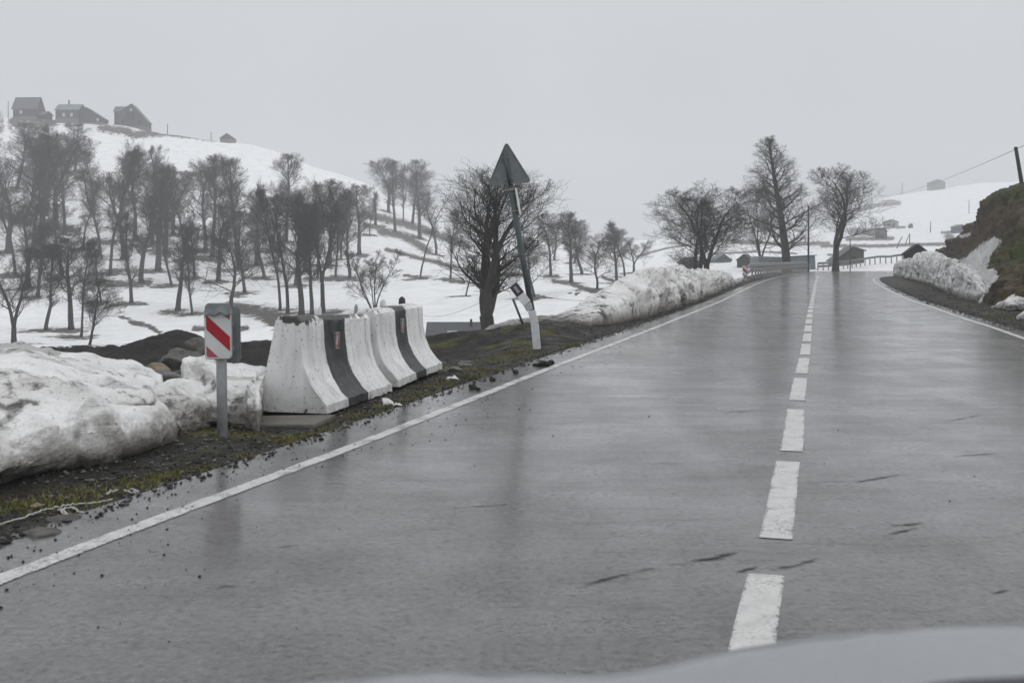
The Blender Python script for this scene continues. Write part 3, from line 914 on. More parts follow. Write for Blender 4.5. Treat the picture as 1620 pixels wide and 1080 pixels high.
# ------------------------------------------------------------------ bare trees
class TreeGen:
    def __init__(s, seed, H, stem, spread, limbs, up, style='slim', twig=.011, dens=1.0):
        s.r = random.Random(seed); s.H = H; s.trunk = MB(); s.crown = MB()
        s.twig = twig; s.dens = dens; s.up = up; s.style = style; s.spread = spread
        r = s.r
        if style == 'dead':
            pts = [Vector((0, 0, -.4)), Vector((.05, 0, H * .3)), Vector((-.15, 0, H * .6)), Vector((-.1, 0, H * .8))]
            s.trunk.tube(pts, [.42, .34, .28, .22], 8)
            for d, l in ((Vector((-.8, 0, .6)), H * .22), (Vector((.9, .2, .7)), H * .18), (Vector((.2, .5, 1)), H * .2)):
                s.branch(pts[3] - Vector((0, 0, .1)), d.normalized(), l, .15, 2, .2)
            return
        stems = {'multi': 5, 'vase': 2, 'big': 4, 'wide': 3}.get(style, 1)
        base_r = H * {'multi': .010, 'vase': .020, 'big': .026, 'thin': .011, 'cone': .020, 'wide': .020}.get(style, .0205) * r.uniform(.9, 1.15)
        if style in ('big', 'vase', 'wide'):
            fork = H * {'big': .24, 'vase': r.uniform(.17, .26), 'wide': .10}[style]
            tp = [Vector((0, 0, -.6)), Vector((0, 0, .15)), Vector((r.uniform(-.1, .1), 0, fork * .5)), Vector((r.uniform(-.1, .1), 0, fork))]
            s.trunk.tube(tp, [base_r * 1.5, base_r * 1.25, base_r, base_r * .95], 9)
            a0 = r.uniform(0, 6.28)
            for i in range(stems):
                a = a0 + i * 6.283 / stems + r.uniform(-.3, .3)
                tilt = {'big': r.uniform(.10, .30), 'vase': r.uniform(.2, .4), 'wide': r.uniform(.15, .4)}[style]
                d = Vector((math.cos(a) * math.sin(tilt), math.sin(a) * math.sin(tilt), math.cos(tilt)))
                s.stem(tp[-1] - Vector((0, 0, .15)), d, H - fork, base_r * .74, max(5, int(limbs / stems)), .08, spread)
        elif style == 'multi':
            for i in range(stems):
                a = i * 6.283 / stems + r.uniform(-.4, .4); tilt = r.uniform(.12, .48)
                d = Vector((math.cos(a) * math.sin(tilt), math.sin(a) * math.sin(tilt), math.cos(tilt)))
                s.stem(Vector((math.cos(a) * .12, math.sin(a) * .12, -.2)), d, H * r.uniform(.8, .98), base_r * r.uniform(.9, 1.3), max(4, int(limbs / stems)), .25, spread)
        else:
            s.stem(Vector((0, 0, -.6)), Vector((r.uniform(-.06, .06), r.uniform(-.06, .06), 1)).normalized(), H + .6, base_r, limbs, stem, spread, flare=True)

    def stem(s, p, d, length, r0, limbs, start, spread, flare=False):
        r = s.r
        n = 12; pts = [p]; q = p.copy(); dd = d.copy(); step = length / n
        wob = .09 if s.style != 'cone' else .015
        for i in range(n):
            dd = (dd + Vector((r.gauss(0, wob), r.gauss(0, wob), .05))).normalized()
            q = q + dd * step; pts.append(q)
        rad = [r0 * ((1 - i / n) ** .75 * .93 + .07) for i in range(n + 1)]
        if flare: rad[0] *= 1.35
        s.trunk.tube(pts, rad, 8)
        a = r.uniform(0, 6.28)
        for k in range(limbs):
            t = start + (1 - start) * ((k + r.uniform(0, .8)) / limbs) ** .85
            t = min(t, .985)
            f = t * n; i = min(int(f), n - 1)
            b = pts[i].lerp(pts[i + 1], f - i)
            ax = (pts[i + 1] - pts[i]).normalized()
            a += 2.4 + r.uniform(-.5, .5)
            side = ax.orthogonal().normalized(); side = Matrix.Rotation(a, 3, ax) @ side
            if s.style == 'cone':
                ang = R(r.uniform(48, 66)) * (1 - .35 * t); ln = spread * (1.12 - t) ** .8 * r.uniform(.8, 1.15)
            elif s.style == 'wide':
                ang = R(r.uniform(36, 66)); ln = spread * (.62 + .5 * math.sin(math.pi * min(t, .97)) - .3 * t) * r.uniform(.7, 1.15)
            elif s.style == 'big':
                ang = R(r.uniform(24, 52)); ln = spread * (.35 + .75 * math.sin(math.pi * min(t, .97))) * r.uniform(.7, 1.15)
            elif s.style in ('multi', 'round', 'vase'):
                ang = R(r.uniform(28, 58)); ln = spread * (1.12 - .72 * t) * r.uniform(.75, 1.15)
            else:
                ang = R(r.uniform(24, 54)); u = (t - start) / (1 - start)
                ln = spread * (.45 + 2.2 * u * (1 - u) - .28 * u) * r.uniform(.7, 1.25)
            dv = (ax * math.cos(ang) + side * math.sin(ang)).normalized()
            s.branch(b, dv, ln, max(rad[i] * r.uniform(.36, .55), .03), 1, s.up)

    def branch(s, p, d, length, r0, lev, up):
        r = s.r
        n = (0, 6, 4, 3, 2)[lev]
        step = length / n; pts = [p]; q = p; dd = d
        jit = (0, .16, .20, .22, .2)[lev]
        for i in range(n):
            dd = (dd + Vector((r.gauss(0, jit), r.gauss(0, jit), r.gauss(0, jit) * .6 + up))).normalized()
            q = q + dd * step; pts.append(q)
        tip = s.twig * (2.2, 1.7, 1.2, .9, .8)[lev]
        r0 = max(r0, tip)
        rad = [r0 + (tip - r0) * (i / n) ** .8 for i in range(n + 1)]
        (s.trunk if lev == 1 and r0 > .07 else s.crown).tube(pts, rad, (0, 5, 4, 3, 3)[lev], cap=False)
        if lev >= 4 or s.style == 'dead': return
        kids = max(2, int((0, 9, 8, 4)[lev] * s.dens * r.uniform(.8, 1.2)))
        a = r.uniform(0, 6.28)
        for k in range(kids):
            t = .08 + .9 * (k + r.uniform(.1, .9)) / kids
            f = t * n; i = min(int(f), n - 1)
            b = pts[i].lerp(pts[i + 1], f - i)
            ax = (pts[i + 1] - pts[i]).normalized()
            a += 2.4 + r.uniform(-.6, .6)
            side = Matrix.Rotation(a, 3, ax) @ ax.orthogonal().normalized()
            ang = R(r.uniform(26, 60))
            dv = (ax * math.cos(ang) + side * math.sin(ang)).normalized()
            ln = length * (.62, .64, .58, .6)[lev] * (1.15 - .55 * t) * r.uniform(.7, 1.2)
            s.branch(b, dv, ln, rad[i] * .55, lev + 1, up * .9)

    def meshes(s, name):
        out = []
        for mb, nm in ((s.trunk, 'trunk'), (s.crown, 'crown')):
            me = bpy.data.meshes.new(nm)
            me.from_pydata(mb.v, [], mb.f)
            me.polygons.foreach_set('use_smooth', [True] * len(me.polygons))
            me.materials.append(M['bark'])
            out.append(me)
        v = np.array(s.trunk.v + s.crown.v)
        s.top = v[:, 2].max(); s.half = np.percentile(np.abs(np.array(s.crown.v)[:, 0]), 90)
        return out

VAR = {}
def variant(kind):
    spec = {'slim': 7, 'round': 2, 'vase': 3, 'multi': 1, 'thin': 1, 'dead': 1, 'big': 1, 'wide': 2, 'cone': 1}
    if kind in VAR: return VAR[kind]
    lst = []
    for i in range(spec[kind]):
        sd = {'slim': 100, 'round': 200, 'vase': 300, 'multi': 400, 'thin': 500, 'dead': 600, 'big': 700, 'wide': 800, 'cone': 900}[kind] + i
        if kind == 'slim': g = TreeGen(sd, 18, .24 + .04 * (i % 3), 5.4, 17, .11, kind, .0135, 1.1)
        elif kind == 'round': g = TreeGen(sd, 12, .22, 5.6, 17, .07, kind, .011, 1.1)
        elif kind == 'vase': g = TreeGen(sd, 13, .2, 4.6, 20, .10, kind, .011, 1.05)
        elif kind == 'multi': g = TreeGen(sd, 8, .2, 2.6, 30, .08, kind, .010, .9)
        elif kind == 'thin': g = TreeGen(sd, 11, .45, 1.8, 7, .05, kind, .012, .6)
        elif kind == 'dead': g = TreeGen(sd, 11, .8, 1, 3, .1, kind, .012, .5)
        elif kind == 'big': g = TreeGen(sd + 1, 9, .12, 2.7, 44, .13, kind, .0042, .9)
        elif kind == 'wide': g = TreeGen(sd, 12, .2, 5.0, 24, .08, kind, .0095, 1.05)
        else: g = TreeGen(sd, 19, .14, 5.6, 32, .07, kind, .010, 1.0)
        lst.append((g.meshes(kind), g.top, g.half))
    VAR[kind] = lst
    return lst

def plant_trees():
    cnt = {}
    rr = random.Random(11)
    for t, (x, y, z) in zip(TREES, FEET):
        px, py, top, hw, kind, label = t
        vs = variant(kind)
        c = cnt.get(kind, 0); cnt[kind] = c + 1
        (tm, cm), vt, vh = vs[c % len(vs)]
        z0 = z
        H = CH + (HY - top) / F * y - z0
        sz = H / vt
        sx = min(max(hw / F * y / vh * (1.18 if kind == 'slim' else 1.0), sz * .66), sz * 1.6)
        left = x < TR * y - 2 and y < 420 and py < 560
        grp = 'bare trees on the snowy slope' if str(px) not in GUARD_TREES else 'bare trees along the road bend'
        o = empty('bare_tree', (x, y, z0), 0, label, 'tree', grp)
        o.scale = (sx, sx, sz)
        o.rotation_euler = (0, rr.uniform(-.03, .03), rr.uniform(0, 6.28))
        if kind == 'big': o.rotation_euler.z += 1.75
        link_shared('trunk', tm, o); link_shared('crown', cm, o)

def link_shared(name, me, parent):
    o = bpy.data.objects.new(name, me)
    COL.objects.link(o); o.parent = parent
    return o
plant_trees()

# ------------------------------------------------------------------ snow banks
def catmull(P, n):
    """P (k, m, 3) control points along axis 1 -> n samples"""
    k, m, _ = P.shape
    t = np.linspace(0, m - 1.0001, n); i = t.astype(int); f = (t - i)[None, :, None]
    g = lambda j: P[:, np.clip(j, 0, m - 1)]
    a, b, c, d = g(i - 1), g(i), g(i + 1), g(i + 2)
    return .5 * (2 * b + (c - a) * f + (2 * a - 5 * b + 4 * c - d) * f ** 2 + (3 * b - a - 3 * c + d) * f ** 3)

def bank(name, label, cat, st, mat, rows=120, cols=90, big=.16, mid=.06, fine=.012, ridge=.05, seed=0, group='dirty snow heaps along the road', steep=.55, undercut=.25, kind=None, freq=1.0, lip=.10, flute=0.0, amp=None):
    """st: list of (toe xyz, crest xyz, back xyz) along the bank"""
    S_ = np.array(st, float)                       # n,3,3
    s = np.concatenate([[0], np.cumsum(np.linalg.norm(np.diff(S_[:, 1], axis=0), axis=1) + np.linalg.norm(np.diff(S_[:, 0], axis=0), axis=1))])
    q = np.linspace(0, s[-1], rows)
    A = np.stack([[np.interp(q, s, S_[:, i, j]) for j in range(3)] for i in range(3)]).transpose(2, 0, 1)   # rows,3,3
    A = _blur(A, max(2, rows // 30), 0)
    am = np.interp(q, s, amp)[:, None] if amp is not None else 1.0
    toe, cr, bk = A[:, 0], A[:, 1], A[:, 2]
    up = np.array([0, 0, 1.0])
    H = (cr[:, 2] - toe[:, 2])[:, None]
    hv = cr - toe; hv[:, 2] = 0
    dirn = np.zeros_like(hv); dirn[:] = hv
    base = toe * 1.0
    c0 = toe + undercut * hv - up * .10
    c1 = toe + .02 * hv + up * H * lip
    c2 = toe + .12 * hv + up * H * steep
    c3 = toe + .50 * hv + up * H * (.5 + .5 * steep + .06)
    c4 = cr
    c5 = .5 * (cr + bk); c5[:, 2] = bk[:, 2] + .70 * (cr[:, 2] - bk[:, 2])
    c6 = bk - up * .1
    P = catmull(np.stack([c0, c1, c2, c3, c4, c5, c6], 1), cols)
    # displacement
    x, y, z = P[..., 0], P[..., 1], P[..., 2]
    g = np.gradient(P, axis=1); e = np.gradient(P, axis=0)
    nrm = np.cross(e, g); nrm /= np.linalg.norm(nrm, axis=-1)[..., None] + 1e-9
    if nrm[..., 2].mean() < 0: nrm = -nrm
    endf = np.minimum(1, np.minimum(np.arange(rows), np.arange(rows)[::-1]) / (rows * .06))[:, None]
    fx, fy, fz = x * freq, y * freq, z * freq
    wob = .25 * fbm(fx * 1.3 + 2, fy * 1.3, fz * 1.3 + seed, 2)
    s1 = np.abs(vn(fx * .8 + seed + wob, fy * .8, fz * 1.1 + wob))
    s2 = np.abs(vn(fx * 2.0 + wob * 2, fy * 2.0 + seed, fz * 2.6))
    s3 = np.abs(vn(fx * 5.1, fy * 5.1 + seed + wob * 3, fz * 6.0))
    lowf = fbm(fx * .5 - seed, fy * .5, fz * .5, 2)
    d = big * (.55 * lowf + .45 - 1.5 * s1) + mid * (.6 - 2.2 * s2) + mid * .35 * (.6 - 2 * s3) + fine * fbm(fx * 11, fy * 11, fz * 11 + seed, 4)
    wx = .35 * fbm(fx * .7, fy * .7 + 3, fz * .7, 2)
    rd = 1 - np.abs(fbm(fx * .8 + 5 + seed + wx, fy * .8 + wx, fz * 1.2, 3))
    fl = np.abs(fbm(x * 2.2 + seed, y * 2.2, z * .35, 3))
    d = d - ridge * rd ** 5 * .8 + flute * (.5 - 1.6 * fl)
    crack = np.maximum(np.clip(rd, 0, 1) ** 8, np.clip(1 - s1 * 5, 0, 1) * .75 * sstep(-.2, .4, lowf))
    cshape = np.sin(np.linspace(0.12, math.pi, cols)) ** .4
    P = P + nrm * (d * am * (.25 + .75 * endf) * cshape[None, :])[..., None]
    # close both ends towards their middle
    for end in (0, -1):
        m = P[end].mean(0)
        P[end] = m * .6 + P[end] * .4
        P[end][:, 2] = np.minimum(P[end][:, 2], m[2])
    cap0 = np.repeat(P[:1].mean(1, keepdims=True), cols, 1); cap0[..., 2] -= .1
    cap1 = np.repeat(P[-1:].mean(1, keepdims=True), cols, 1); cap1[..., 2] -= .1
    P = np.concatenate([cap0, P, cap1])
    me = grid_mesh(name, P, wrap_v=True)
    g = np.gradient(P, axis=1); e = np.gradient(P, axis=0)
    nz = np.cross(e, g); nz /= np.linalg.norm(nz, axis=-1)[..., None] + 1e-9
    attr(me, 'face', np.clip(1 - abs(nz[..., 2]) * 1.3, 0, 1))
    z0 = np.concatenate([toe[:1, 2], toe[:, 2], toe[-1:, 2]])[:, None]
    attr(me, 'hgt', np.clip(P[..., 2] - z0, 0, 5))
    attr(me, 'crack', np.concatenate([crack[:1], crack, crack[-1:]]))
    bm = bmesh.new(); bm.from_mesh(me); bmesh.ops.recalc_face_normals(bm, faces=bm.faces); bm.to_mesh(me); bm.free()
    o = link(name, me, mat)
    props(o, label, cat, group)
    return o

def g3(px, D, dz=0.0):
    x = PX(px, D)
    return (x, D, hz(x, D) + dz)

def on(px, py, dz=0.0):
    """photo point on the flat road level"""
    x, y = on_road(px, py)
    return (x, y, hz(x, y) + dz)

def at(px, py, D):
    return (PX(px, D), D, PZ(py, D))

def make_banks():
    # left pile, nearest
    bank('snow_pile', 'largest dirty snow pile at the left edge with an overhanging black underside', 'snow pile', [
        (on(-420, 860), at(-430, 640, 7.5), g3(-520, 9.5)),
        (on(-200, 820), at(-180, 598, 8.8), g3(-260, 11)),
        (on(0, 776), at(20, 571, 9.9), g3(-30, 12.5)),
        (on(90, 748), at(110, 570, 10.4), g3(100, 13)),
        (on(180, 722), at(180, 578, 10.6), g3(180, 13)),
        (on(255, 702), at(228, 592, 10.5), g3(230, 12.4)),
        (on(281, 690), at(268, 655, 10.2), g3(262, 11.6))],
        M['snow_a'], 300, 200, .20, .045, .011, .07, 1.3, steep=.62, undercut=.22, lip=.18, freq=.8)
    bank('snow_pile', 'low dirty snow pile between the largest heap and the striped marker post', 'snow pile', [
        (on(245, 700), at(235, 612, 11.0), g3(230, 12.6)),
        (on(300, 682), at(285, 600, 11.5), g3(280, 13)),
        (on(335, 668), at(318, 606, 11.6), g3(320, 13)),
        (on(347, 660), at(340, 632, 11.7), g3(345, 12.8))],
        M['snow_a'], 150, 140, .16, .055, .016, .06, 8.1, steep=.6, undercut=.2, freq=.9)
    bank('snow_pile', 'dirty snow block directly behind the striped marker post, beside the barrier', 'snow pile', [
        (on(300, 672), at(285, 582, 12.6), g3(285, 14.5)),
        (on(345, 669), at(325, 560, 12.4), g3(320, 14.2)),
        (on(385, 671), at(375, 570, 12.2), g3(375, 14)),
        (on(408, 676), at(408, 584, 11.7), g3(410, 13.4)),
        (on(412, 668), at(421, 592, 11.9), g3(424, 13.2))],
        M['snow_a'], 170, 140, .16, .06, .016, .07, 18.3, steep=.66, undercut=.12, freq=.95)
    bank('snow_pile', 'cleaner snow hump behind the largest heap, in front of the black earth', 'snow pile', [
        (g3(60, 12.2), at(60, 560, 14.4), g3(50, 17)),
        (g3(150, 12.4), at(150, 561, 14.6), g3(150, 17)),
        (g3(220, 13), at(215, 568, 14.8), g3(225, 17)),
        (g3(262, 13.5), at(258, 590, 14.9), g3(262, 16))],
        M['snow_c'], 90, 70, .10, .03, .006, .05, 22.0, steep=.5)
    bank('snow_pile', 'dark muddy ridge of old snow at the left edge behind the largest heap', 'snow pile', [
        (g3(-260, 11.5), at(-240, 575, 13.2), g3(-260, 16)),
        (g3(-60, 12.2), at(-40, 541, 13.6), g3(-60, 16)),
        (g3(30, 12.8), at(35, 536, 13.8), g3(20, 16)),
        (g3(75, 13), at(85, 548, 13.9), g3(80, 16)),
        (g3(110, 13.2), at(125, 575, 14), g3(120, 15.5))],
        make_dirty_snow('muddy_snow', 2.2, False, .42), 120, 80, .12, .08, .015, .12, 31.0, steep=.5)
    # ploughed wall on the left further on
    bank('snow_wall', 'long ploughed snow wall with a smooth near ramp along the left road edge', 'snow bank', [
        (g3(850, 25.8), at(835, 519, 26.6), g3(810, 30)),
        (g3(905, 26.2), at(880, 500, 28.5), g3(840, 33)),
        (g3(960, 28), at(930, 472, 30.5), g3(880, 36)),
        (g3(1000, 30.5), at(972, 449, 32.5), g3(920, 38)),
        (g3(1030, 33), at(1003, 432, 34.5), g3(955, 40)),
        (g3(1055, 36.5), at(1030, 428, 38), g3(985, 43)),
        (g3(1100, 45), at(1070, 427, 46.5), g3(1035, 52)),
        (g3(1130, 54), at(1105, 428, 55.5), g3(1075, 61)),
        (g3(1152, 65), at(1136, 431, 66.5), g3(1110, 72)),
        (g3(1164, 72), at(1156, 437, 73), g3(1140, 78))],
        M['snow_b'], 420, 120, .22, .05, .02, .06, 40.0, group='ploughed snow along the road', steep=.62, undercut=.10, freq=.8, flute=.20, amp=[.15, .15, .2, .3, .5, 1, 1, 1, 1, 1])
    bank('snow_wall', 'low brown end of the ploughed snow wall before the small red-striped plate', 'snow bank', [
        (g3(1160, 71), at(1152, 446, 72.5), g3(1140, 77)),
        (g3(1170, 78), at(1164, 444, 79.5), g3(1150, 84)),
        (g3(1178, 86), at(1174, 444, 87.5), g3(1165, 92)),
        (g3(1186, 92), at(1183, 448, 93), g3(1177, 96))],
        M['snow_a'], 120, 60, .22, .12, .03, .14, 47.0, group='ploughed snow along the road', steep=.6, freq=1.2)
    bank('snow_remnant', 'thin melting snow slab on the earth mound behind the broken white post', 'snow patch', [
        (g3(765, 24.6, .0), g3(772, 25.4, .10), g3(775, 28.0)),
        (g3(800, 24.9, .0), g3(805, 25.6, .14), g3(815, 29)),
        (g3(850, 25.0, .0), g3(855, 25.6, .18), g3(865, 30)),
        (g3(900, 24.9, .0), g3(900, 25.5, .24), g3(900, 29)),
        (g3(938, 24.8, .0), g3(935, 25.3, .22), g3(925, 28))],
        M['snow_a'], 120, 50, .05, .04, .01, .04, 52.0, group='ploughed snow along the road', steep=.7, undercut=.12)
    # right side
    bank('snow_wall', 'tall cut snow wall with black cracks along the right road edge', 'snow bank', [
        (g3(1570, 45.5), at(1573, 470, 46.5), g3(1585, 49)),
        (g3(1543, 46.5), at(1545, 437, 48.5), g3(1590, 53)),
        (g3(1518, 50), at(1528, 424, 53), g3(1585, 58)),
        (g3(1498, 57), at(1512, 416, 60), g3(1570, 66)),
        (g3(1478, 68), at(1494, 410, 71), g3(1545, 78)),
        (g3(1455, 82), at(1470, 409, 85), g3(1515, 92)),
        (g3(1432, 95), at(1445, 410, 98), g3(1480, 105)),
        (g3(1418, 103), at(1428, 412, 106), g3(1450, 112)),
        (g3(1412, 110), at(1420, 418, 113), g3(1440, 117))],
        M['snow_b'], 300, 120, .20, .06, .02, .08, 60.0, group='ploughed snow along the road', steep=.74, undercut=.06, freq=.75, flute=.16)
    bank('snow_pile', 'dirty snow mound behind the right snow wall, next to the black hut', 'snow pile', [
        (g3(1436, 107), at(1446, 404, 109), g3(1440, 114)),
        (g3(1460, 104), at(1470, 397, 107), g3(1472, 113)),
        (g3(1485, 101), at(1488, 400, 104), g3(1495, 110)),
        (g3(1500, 98), at(1500, 409, 101), g3(1508, 107))],
        M['snow_a'], 90, 60, .2, .12, .03, .12, 71.0, group='ploughed snow along the road', steep=.5)
    bank('snow_pile', 'snow heap at the right picture edge at the foot of the brown slope', 'snow pile', [
        (g3(1566, 40.5), at(1572, 482, 41.5), g3(1580, 43.5)),
        (g3(1600, 38.5), at(1608, 466, 40.2), g3(1620, 42.5)),
        (g3(1660, 36.5), at(1665, 452, 38.5), g3(1690, 41)),
        (g3(1740, 34.5), at(1740, 460, 36.5), g3(1760, 39))],
        M['snow_a'], 110, 70, .16, .09, .02, .1, 77.0, group='ploughed snow along the road', steep=.6)
    bank('snow_lump', 'small clean white snow lump on the muddy ground at the right edge', 'snow lump', [
        (g3(1606, 32.2), g3(1609, 32.5, .12), g3(1611, 32.9)),
        (g3(1622, 31.8), g3(1624, 32.3, .3), g3(1626, 33.0)),
        (g3(1642, 31.9), g3(1642, 32.4, .22), g3(1642, 33.0))],
        M['snow_c'], 40, 40, .04, .03, .01, .03, 81.0, group='ploughed snow along the road', steep=.7)
make_banks()

# ------------------------------------------------------------------ brown cutting on the right
def make_hill():
    st = [  # toe, mid, crest, plateau edge
        (g3(1990, 22), at(2020, 300, 28), at(2060, 190, 36), at(2500, 100, 44)),
        (g3(1800, 28), at(1850, 345, 35), at(1890, 225, 43), at(2400, 140, 50)),
        (g3(1625, 38), at(1690, 370, 44), at(1745, 262, 52), at(2250, 180, 60)),
        (g3(1548, 45), at(1592, 398, 51), at(1655, 288, 60), at(2000, 232, 70)),
        (g3(1540, 52), at(1575, 392, 58), at(1604, 292, 68), at(1900, 262, 78)),
        (g3(1535, 60), at(1560, 388, 66), at(1576, 312, 76), at(1820, 290, 86)),
        (g3(1525, 72), at(1545, 388, 77), at(1556, 342, 86), at(1760, 318, 96)),
        (g3(1512, 85), at(1528, 394, 90), at(1535, 362, 98), at(1700, 340, 108)),
        (g3(1498, 98), at(1510, 402, 103), at(1512, 382, 110), at(1650, 362, 120)),
        (g3(1478, 112), at(1488, 408, 116), at(1488, 398, 122), at(1600, 385, 132)),
        (g3(1465, 122), at(1470, 414, 126), at(1470, 411, 130), at(1560, 402, 140))]
    S_ = np.array(st, float)
    rows, cols = 300, 150
    q = np.linspace(0, len(st) - 1, rows)
    A = np.stack([[np.interp(q, np.arange(len(st)), S_[:, i, j]) for j in range(3)] for i in range(4)]).transpose(2, 0, 1)
    A = _blur(A, 9, 0)
    toe, mid, cr, pl = A.transpose(1, 0, 2)
    c0 = toe - np.array([0, 0, .6])
    far = pl + (pl - cr) * np.array([1.5, 1.5, .2])
    P = catmull(np.stack([c0, toe, .5 * (toe + mid) + np.array([0, 0, .15]), mid, .5 * (mid + cr) + np.array([.0, 0, .1]), cr, .5 * (cr + pl), pl, far], 1), cols)
    x, y, z = P[..., 0], P[..., 1], P[..., 2]
    w = sstep(.02, .2, np.linspace(0, 1, cols))[None, :]
    d = .34 * fbm(x * .30, y * .30, z * .30, 3) + .16 * fbm(x * 1.0 + 4, y * 1.0, z * 1.6, 3) + .13 * fbm(x * 3.2, y * 3.2, z * 4, 4) - .22 * (1 - abs(fbm(x * .5 + 9, y * .5, z * .7, 3))) ** 3
    px = CX + F * P[..., 0] / P[..., 1]; py = HY + F * (CH - P[..., 2]) / P[..., 1]
    tongue = [(1470, 440), (1505, 425), (1530, 404), (1556, 384), (1572, 375), (1582, 379), (1578, 392), (1566, 408), (1560, 420), (1572, 426), (1584, 424), (1578, 440), (1560, 462), (1545, 490), (1470, 490)]
    d = d * sstep(-25, 15, sdf(px, py, tongue)) + .10
    P[..., 0] -= d * w * .9
    P[..., 2] += d * w * .6
    me = grid_mesh('hillside', P)
    px = CX + F * P[..., 0] / P[..., 1]; py = HY + F * (CH - P[..., 2]) / P[..., 1]
    tongue = [(1470, 440), (1505, 425), (1530, 404), (1556, 384), (1572, 375), (1582, 379), (1578, 392), (1566, 408), (1560, 420), (1572, 426), (1584, 424), (1578, 440), (1560, 462), (1545, 490), (1470, 490)]
    sd = sdf(px, py, tongue)
    snow = np.clip(.5 - sd / 20, 0, 1)
    patch2 = sdf(px, py, [(1517, 373), (1532, 368), (1538, 366), (1535, 373), (1520, 377)])
    snow = np.maximum(snow, np.clip(.5 - patch2 / 8, 0, 1))
    attr(me, 'snow', snow)
    v = np.linspace(0, 1, cols)[None, :] * np.ones((rows, 1))
    moss = sstep(.50, .62, v) * sstep(88, 60, P[..., 1])
    moss = np.maximum(moss, .52 * np.exp(-((v - .33) / .09) ** 2) * sstep(38, 44, P[..., 1]) * sstep(62, 52, P[..., 1]))
    attr(me, 'up', moss)
    props(link('hillside', me, M['hillside']), kind='structure')
make_hill()

# ------------------------------------------------------------------ concrete barriers
def barrier(label, p, heading, length, h0, h1, bands, worn, pitch=0.0, label_kind='barrier'):
    root = empty('concrete_barrier', p, heading, label, 'barrier', 'concrete road barriers')
    prof = [(-.36, 0), (-.34, .03), (-.155, .90), (-.11, .95), (.075, .95), (.12, .90), (.135, .62), (.165, .45), (.225, .30), (.33, .15), (.405, .085), (.41, .0)]
    n = 60
    P = np.zeros((n, len(prof) * 4 - 3, 3))
    pr = np.array(prof)
    t = np.arange(len(prof)); tt = np.linspace(0, len(prof) - 1, P.shape[1])
    xs, zs = np.interp(tt, t, pr[:, 0]), np.interp(tt, t, pr[:, 1])
    ys = np.linspace(0, length, n)
    for i, yv in enumerate(ys):
        k = h0 + (h1 - h0) * yv / length
        P[i, :, 0] = xs; P[i, :, 1] = yv; P[i, :, 2] = np.where(zs > .2, zs * k / .95, zs)
    # soften the end corners and rough the surface a little
    for i in (0, n - 1):
        P[i, :, 0] = P[i, :, 0] * .975; P[i, :, 2] = P[i, :, 2] * .985
    P[1, :, 1] = .012; P[n - 2, :, 1] = length - .012
    X, Y, Z = P[..., 0], P[..., 1], P[..., 2]
    dn = .006 * fbm(X * 6, Y * 6 + p[1], Z * 6, 3)
    edge = .016 * np.clip(fbm(X * 12 + p[1], Y * 12, Z * 12, 2) - .25, 0, 1) * sstep(.82, .95, zs)[None, :]
    P[..., 0] += dn * np.sign(X); P[..., 2] -= edge
    # bottom edge crumbled
    P[..., 2] += np.where(zs[None, :] < .09, .018 * np.clip(fbm(X * 9, Y * 9, 3.0, 2), 0, 1), 0)
    v = P.reshape(-1, 3).tolist(); m = P.shape[1]
    fs = [(i * m + j, i * m + (j + 1) % m, (i + 1) * m + (j + 1) % m, (i + 1) * m + j) for i in range(n - 1) for j in range(m)]
    # end faces: several rings so that they shade and chip well
    for e, i in ((0, 0), (1, n - 1)):
        c = P[i].mean(0); c[2] *= .9
        prev = [i * m + j for j in range(m)]
        for kk in (.75, .4, .05):
            b = len(v)
            ring = c + (P[i] - c) * kk
            v += ring.tolist()
            cur = [b + j for j in range(m)]
            fs += [(prev[j], prev[(j + 1) % m], cur[(j + 1) % m], cur[j]) for j in range(m)]
            prev = cur
        fs.append(tuple(prev))
    me = bpy.data.meshes.new('body')
    me.from_pydata(v, [], fs)
    bm = bmesh.new(); bm.from_mesh(me); bmesh.ops.recalc_face_normals(bm, faces=bm.faces); bm.to_mesh(me); bm.free()
    nv = len(me.vertices)
    attr(me, 'band0', np.full(nv, bands[0])); attr(me, 'band1', np.full(nv, bands[1])); attr(me, 'worn', np.full(nv, worn))
    body = link('body', me, M['barrier'], root, True)
    md = body.modifiers.new('sharp', 'EDGE_SPLIT'); md.split_angle = R(38)
    # reflector let into the dark band
    yc = (bands[0] + bands[1]) / 2 + .03
    mb = MB()
    Mr = Matrix.Rotation(R(4), 4, 'Y')
    x0 = .125
    for (dy, dz, sy, sz) in ((-.05, 0, .014, .17), (.05, 0, .014, .17), (0, .085, .114, .014), (0, -.085, .114, .014)):
        mb.box((x0 + .012, yc + dy, .68 + dz), (.035, sy, sz), Mr)
    fr = mb.build('reflector', M['galv'], root, bevel=.003)
    mb = MB(); mb.box((x0 + .008, yc, .68), (.022, .088, .156), Mr)
    mb.build('lens', M['orange'], fr, bevel=.003)
    mb = MB(); mb.box((x0 + .018, yc - .012, .69), (.012, .03, .10), Mr)
    mb.build('pale_stripe', M['white_sheet'], fr)
    root.rotation_euler = (pitch, 0, heading)
    return root

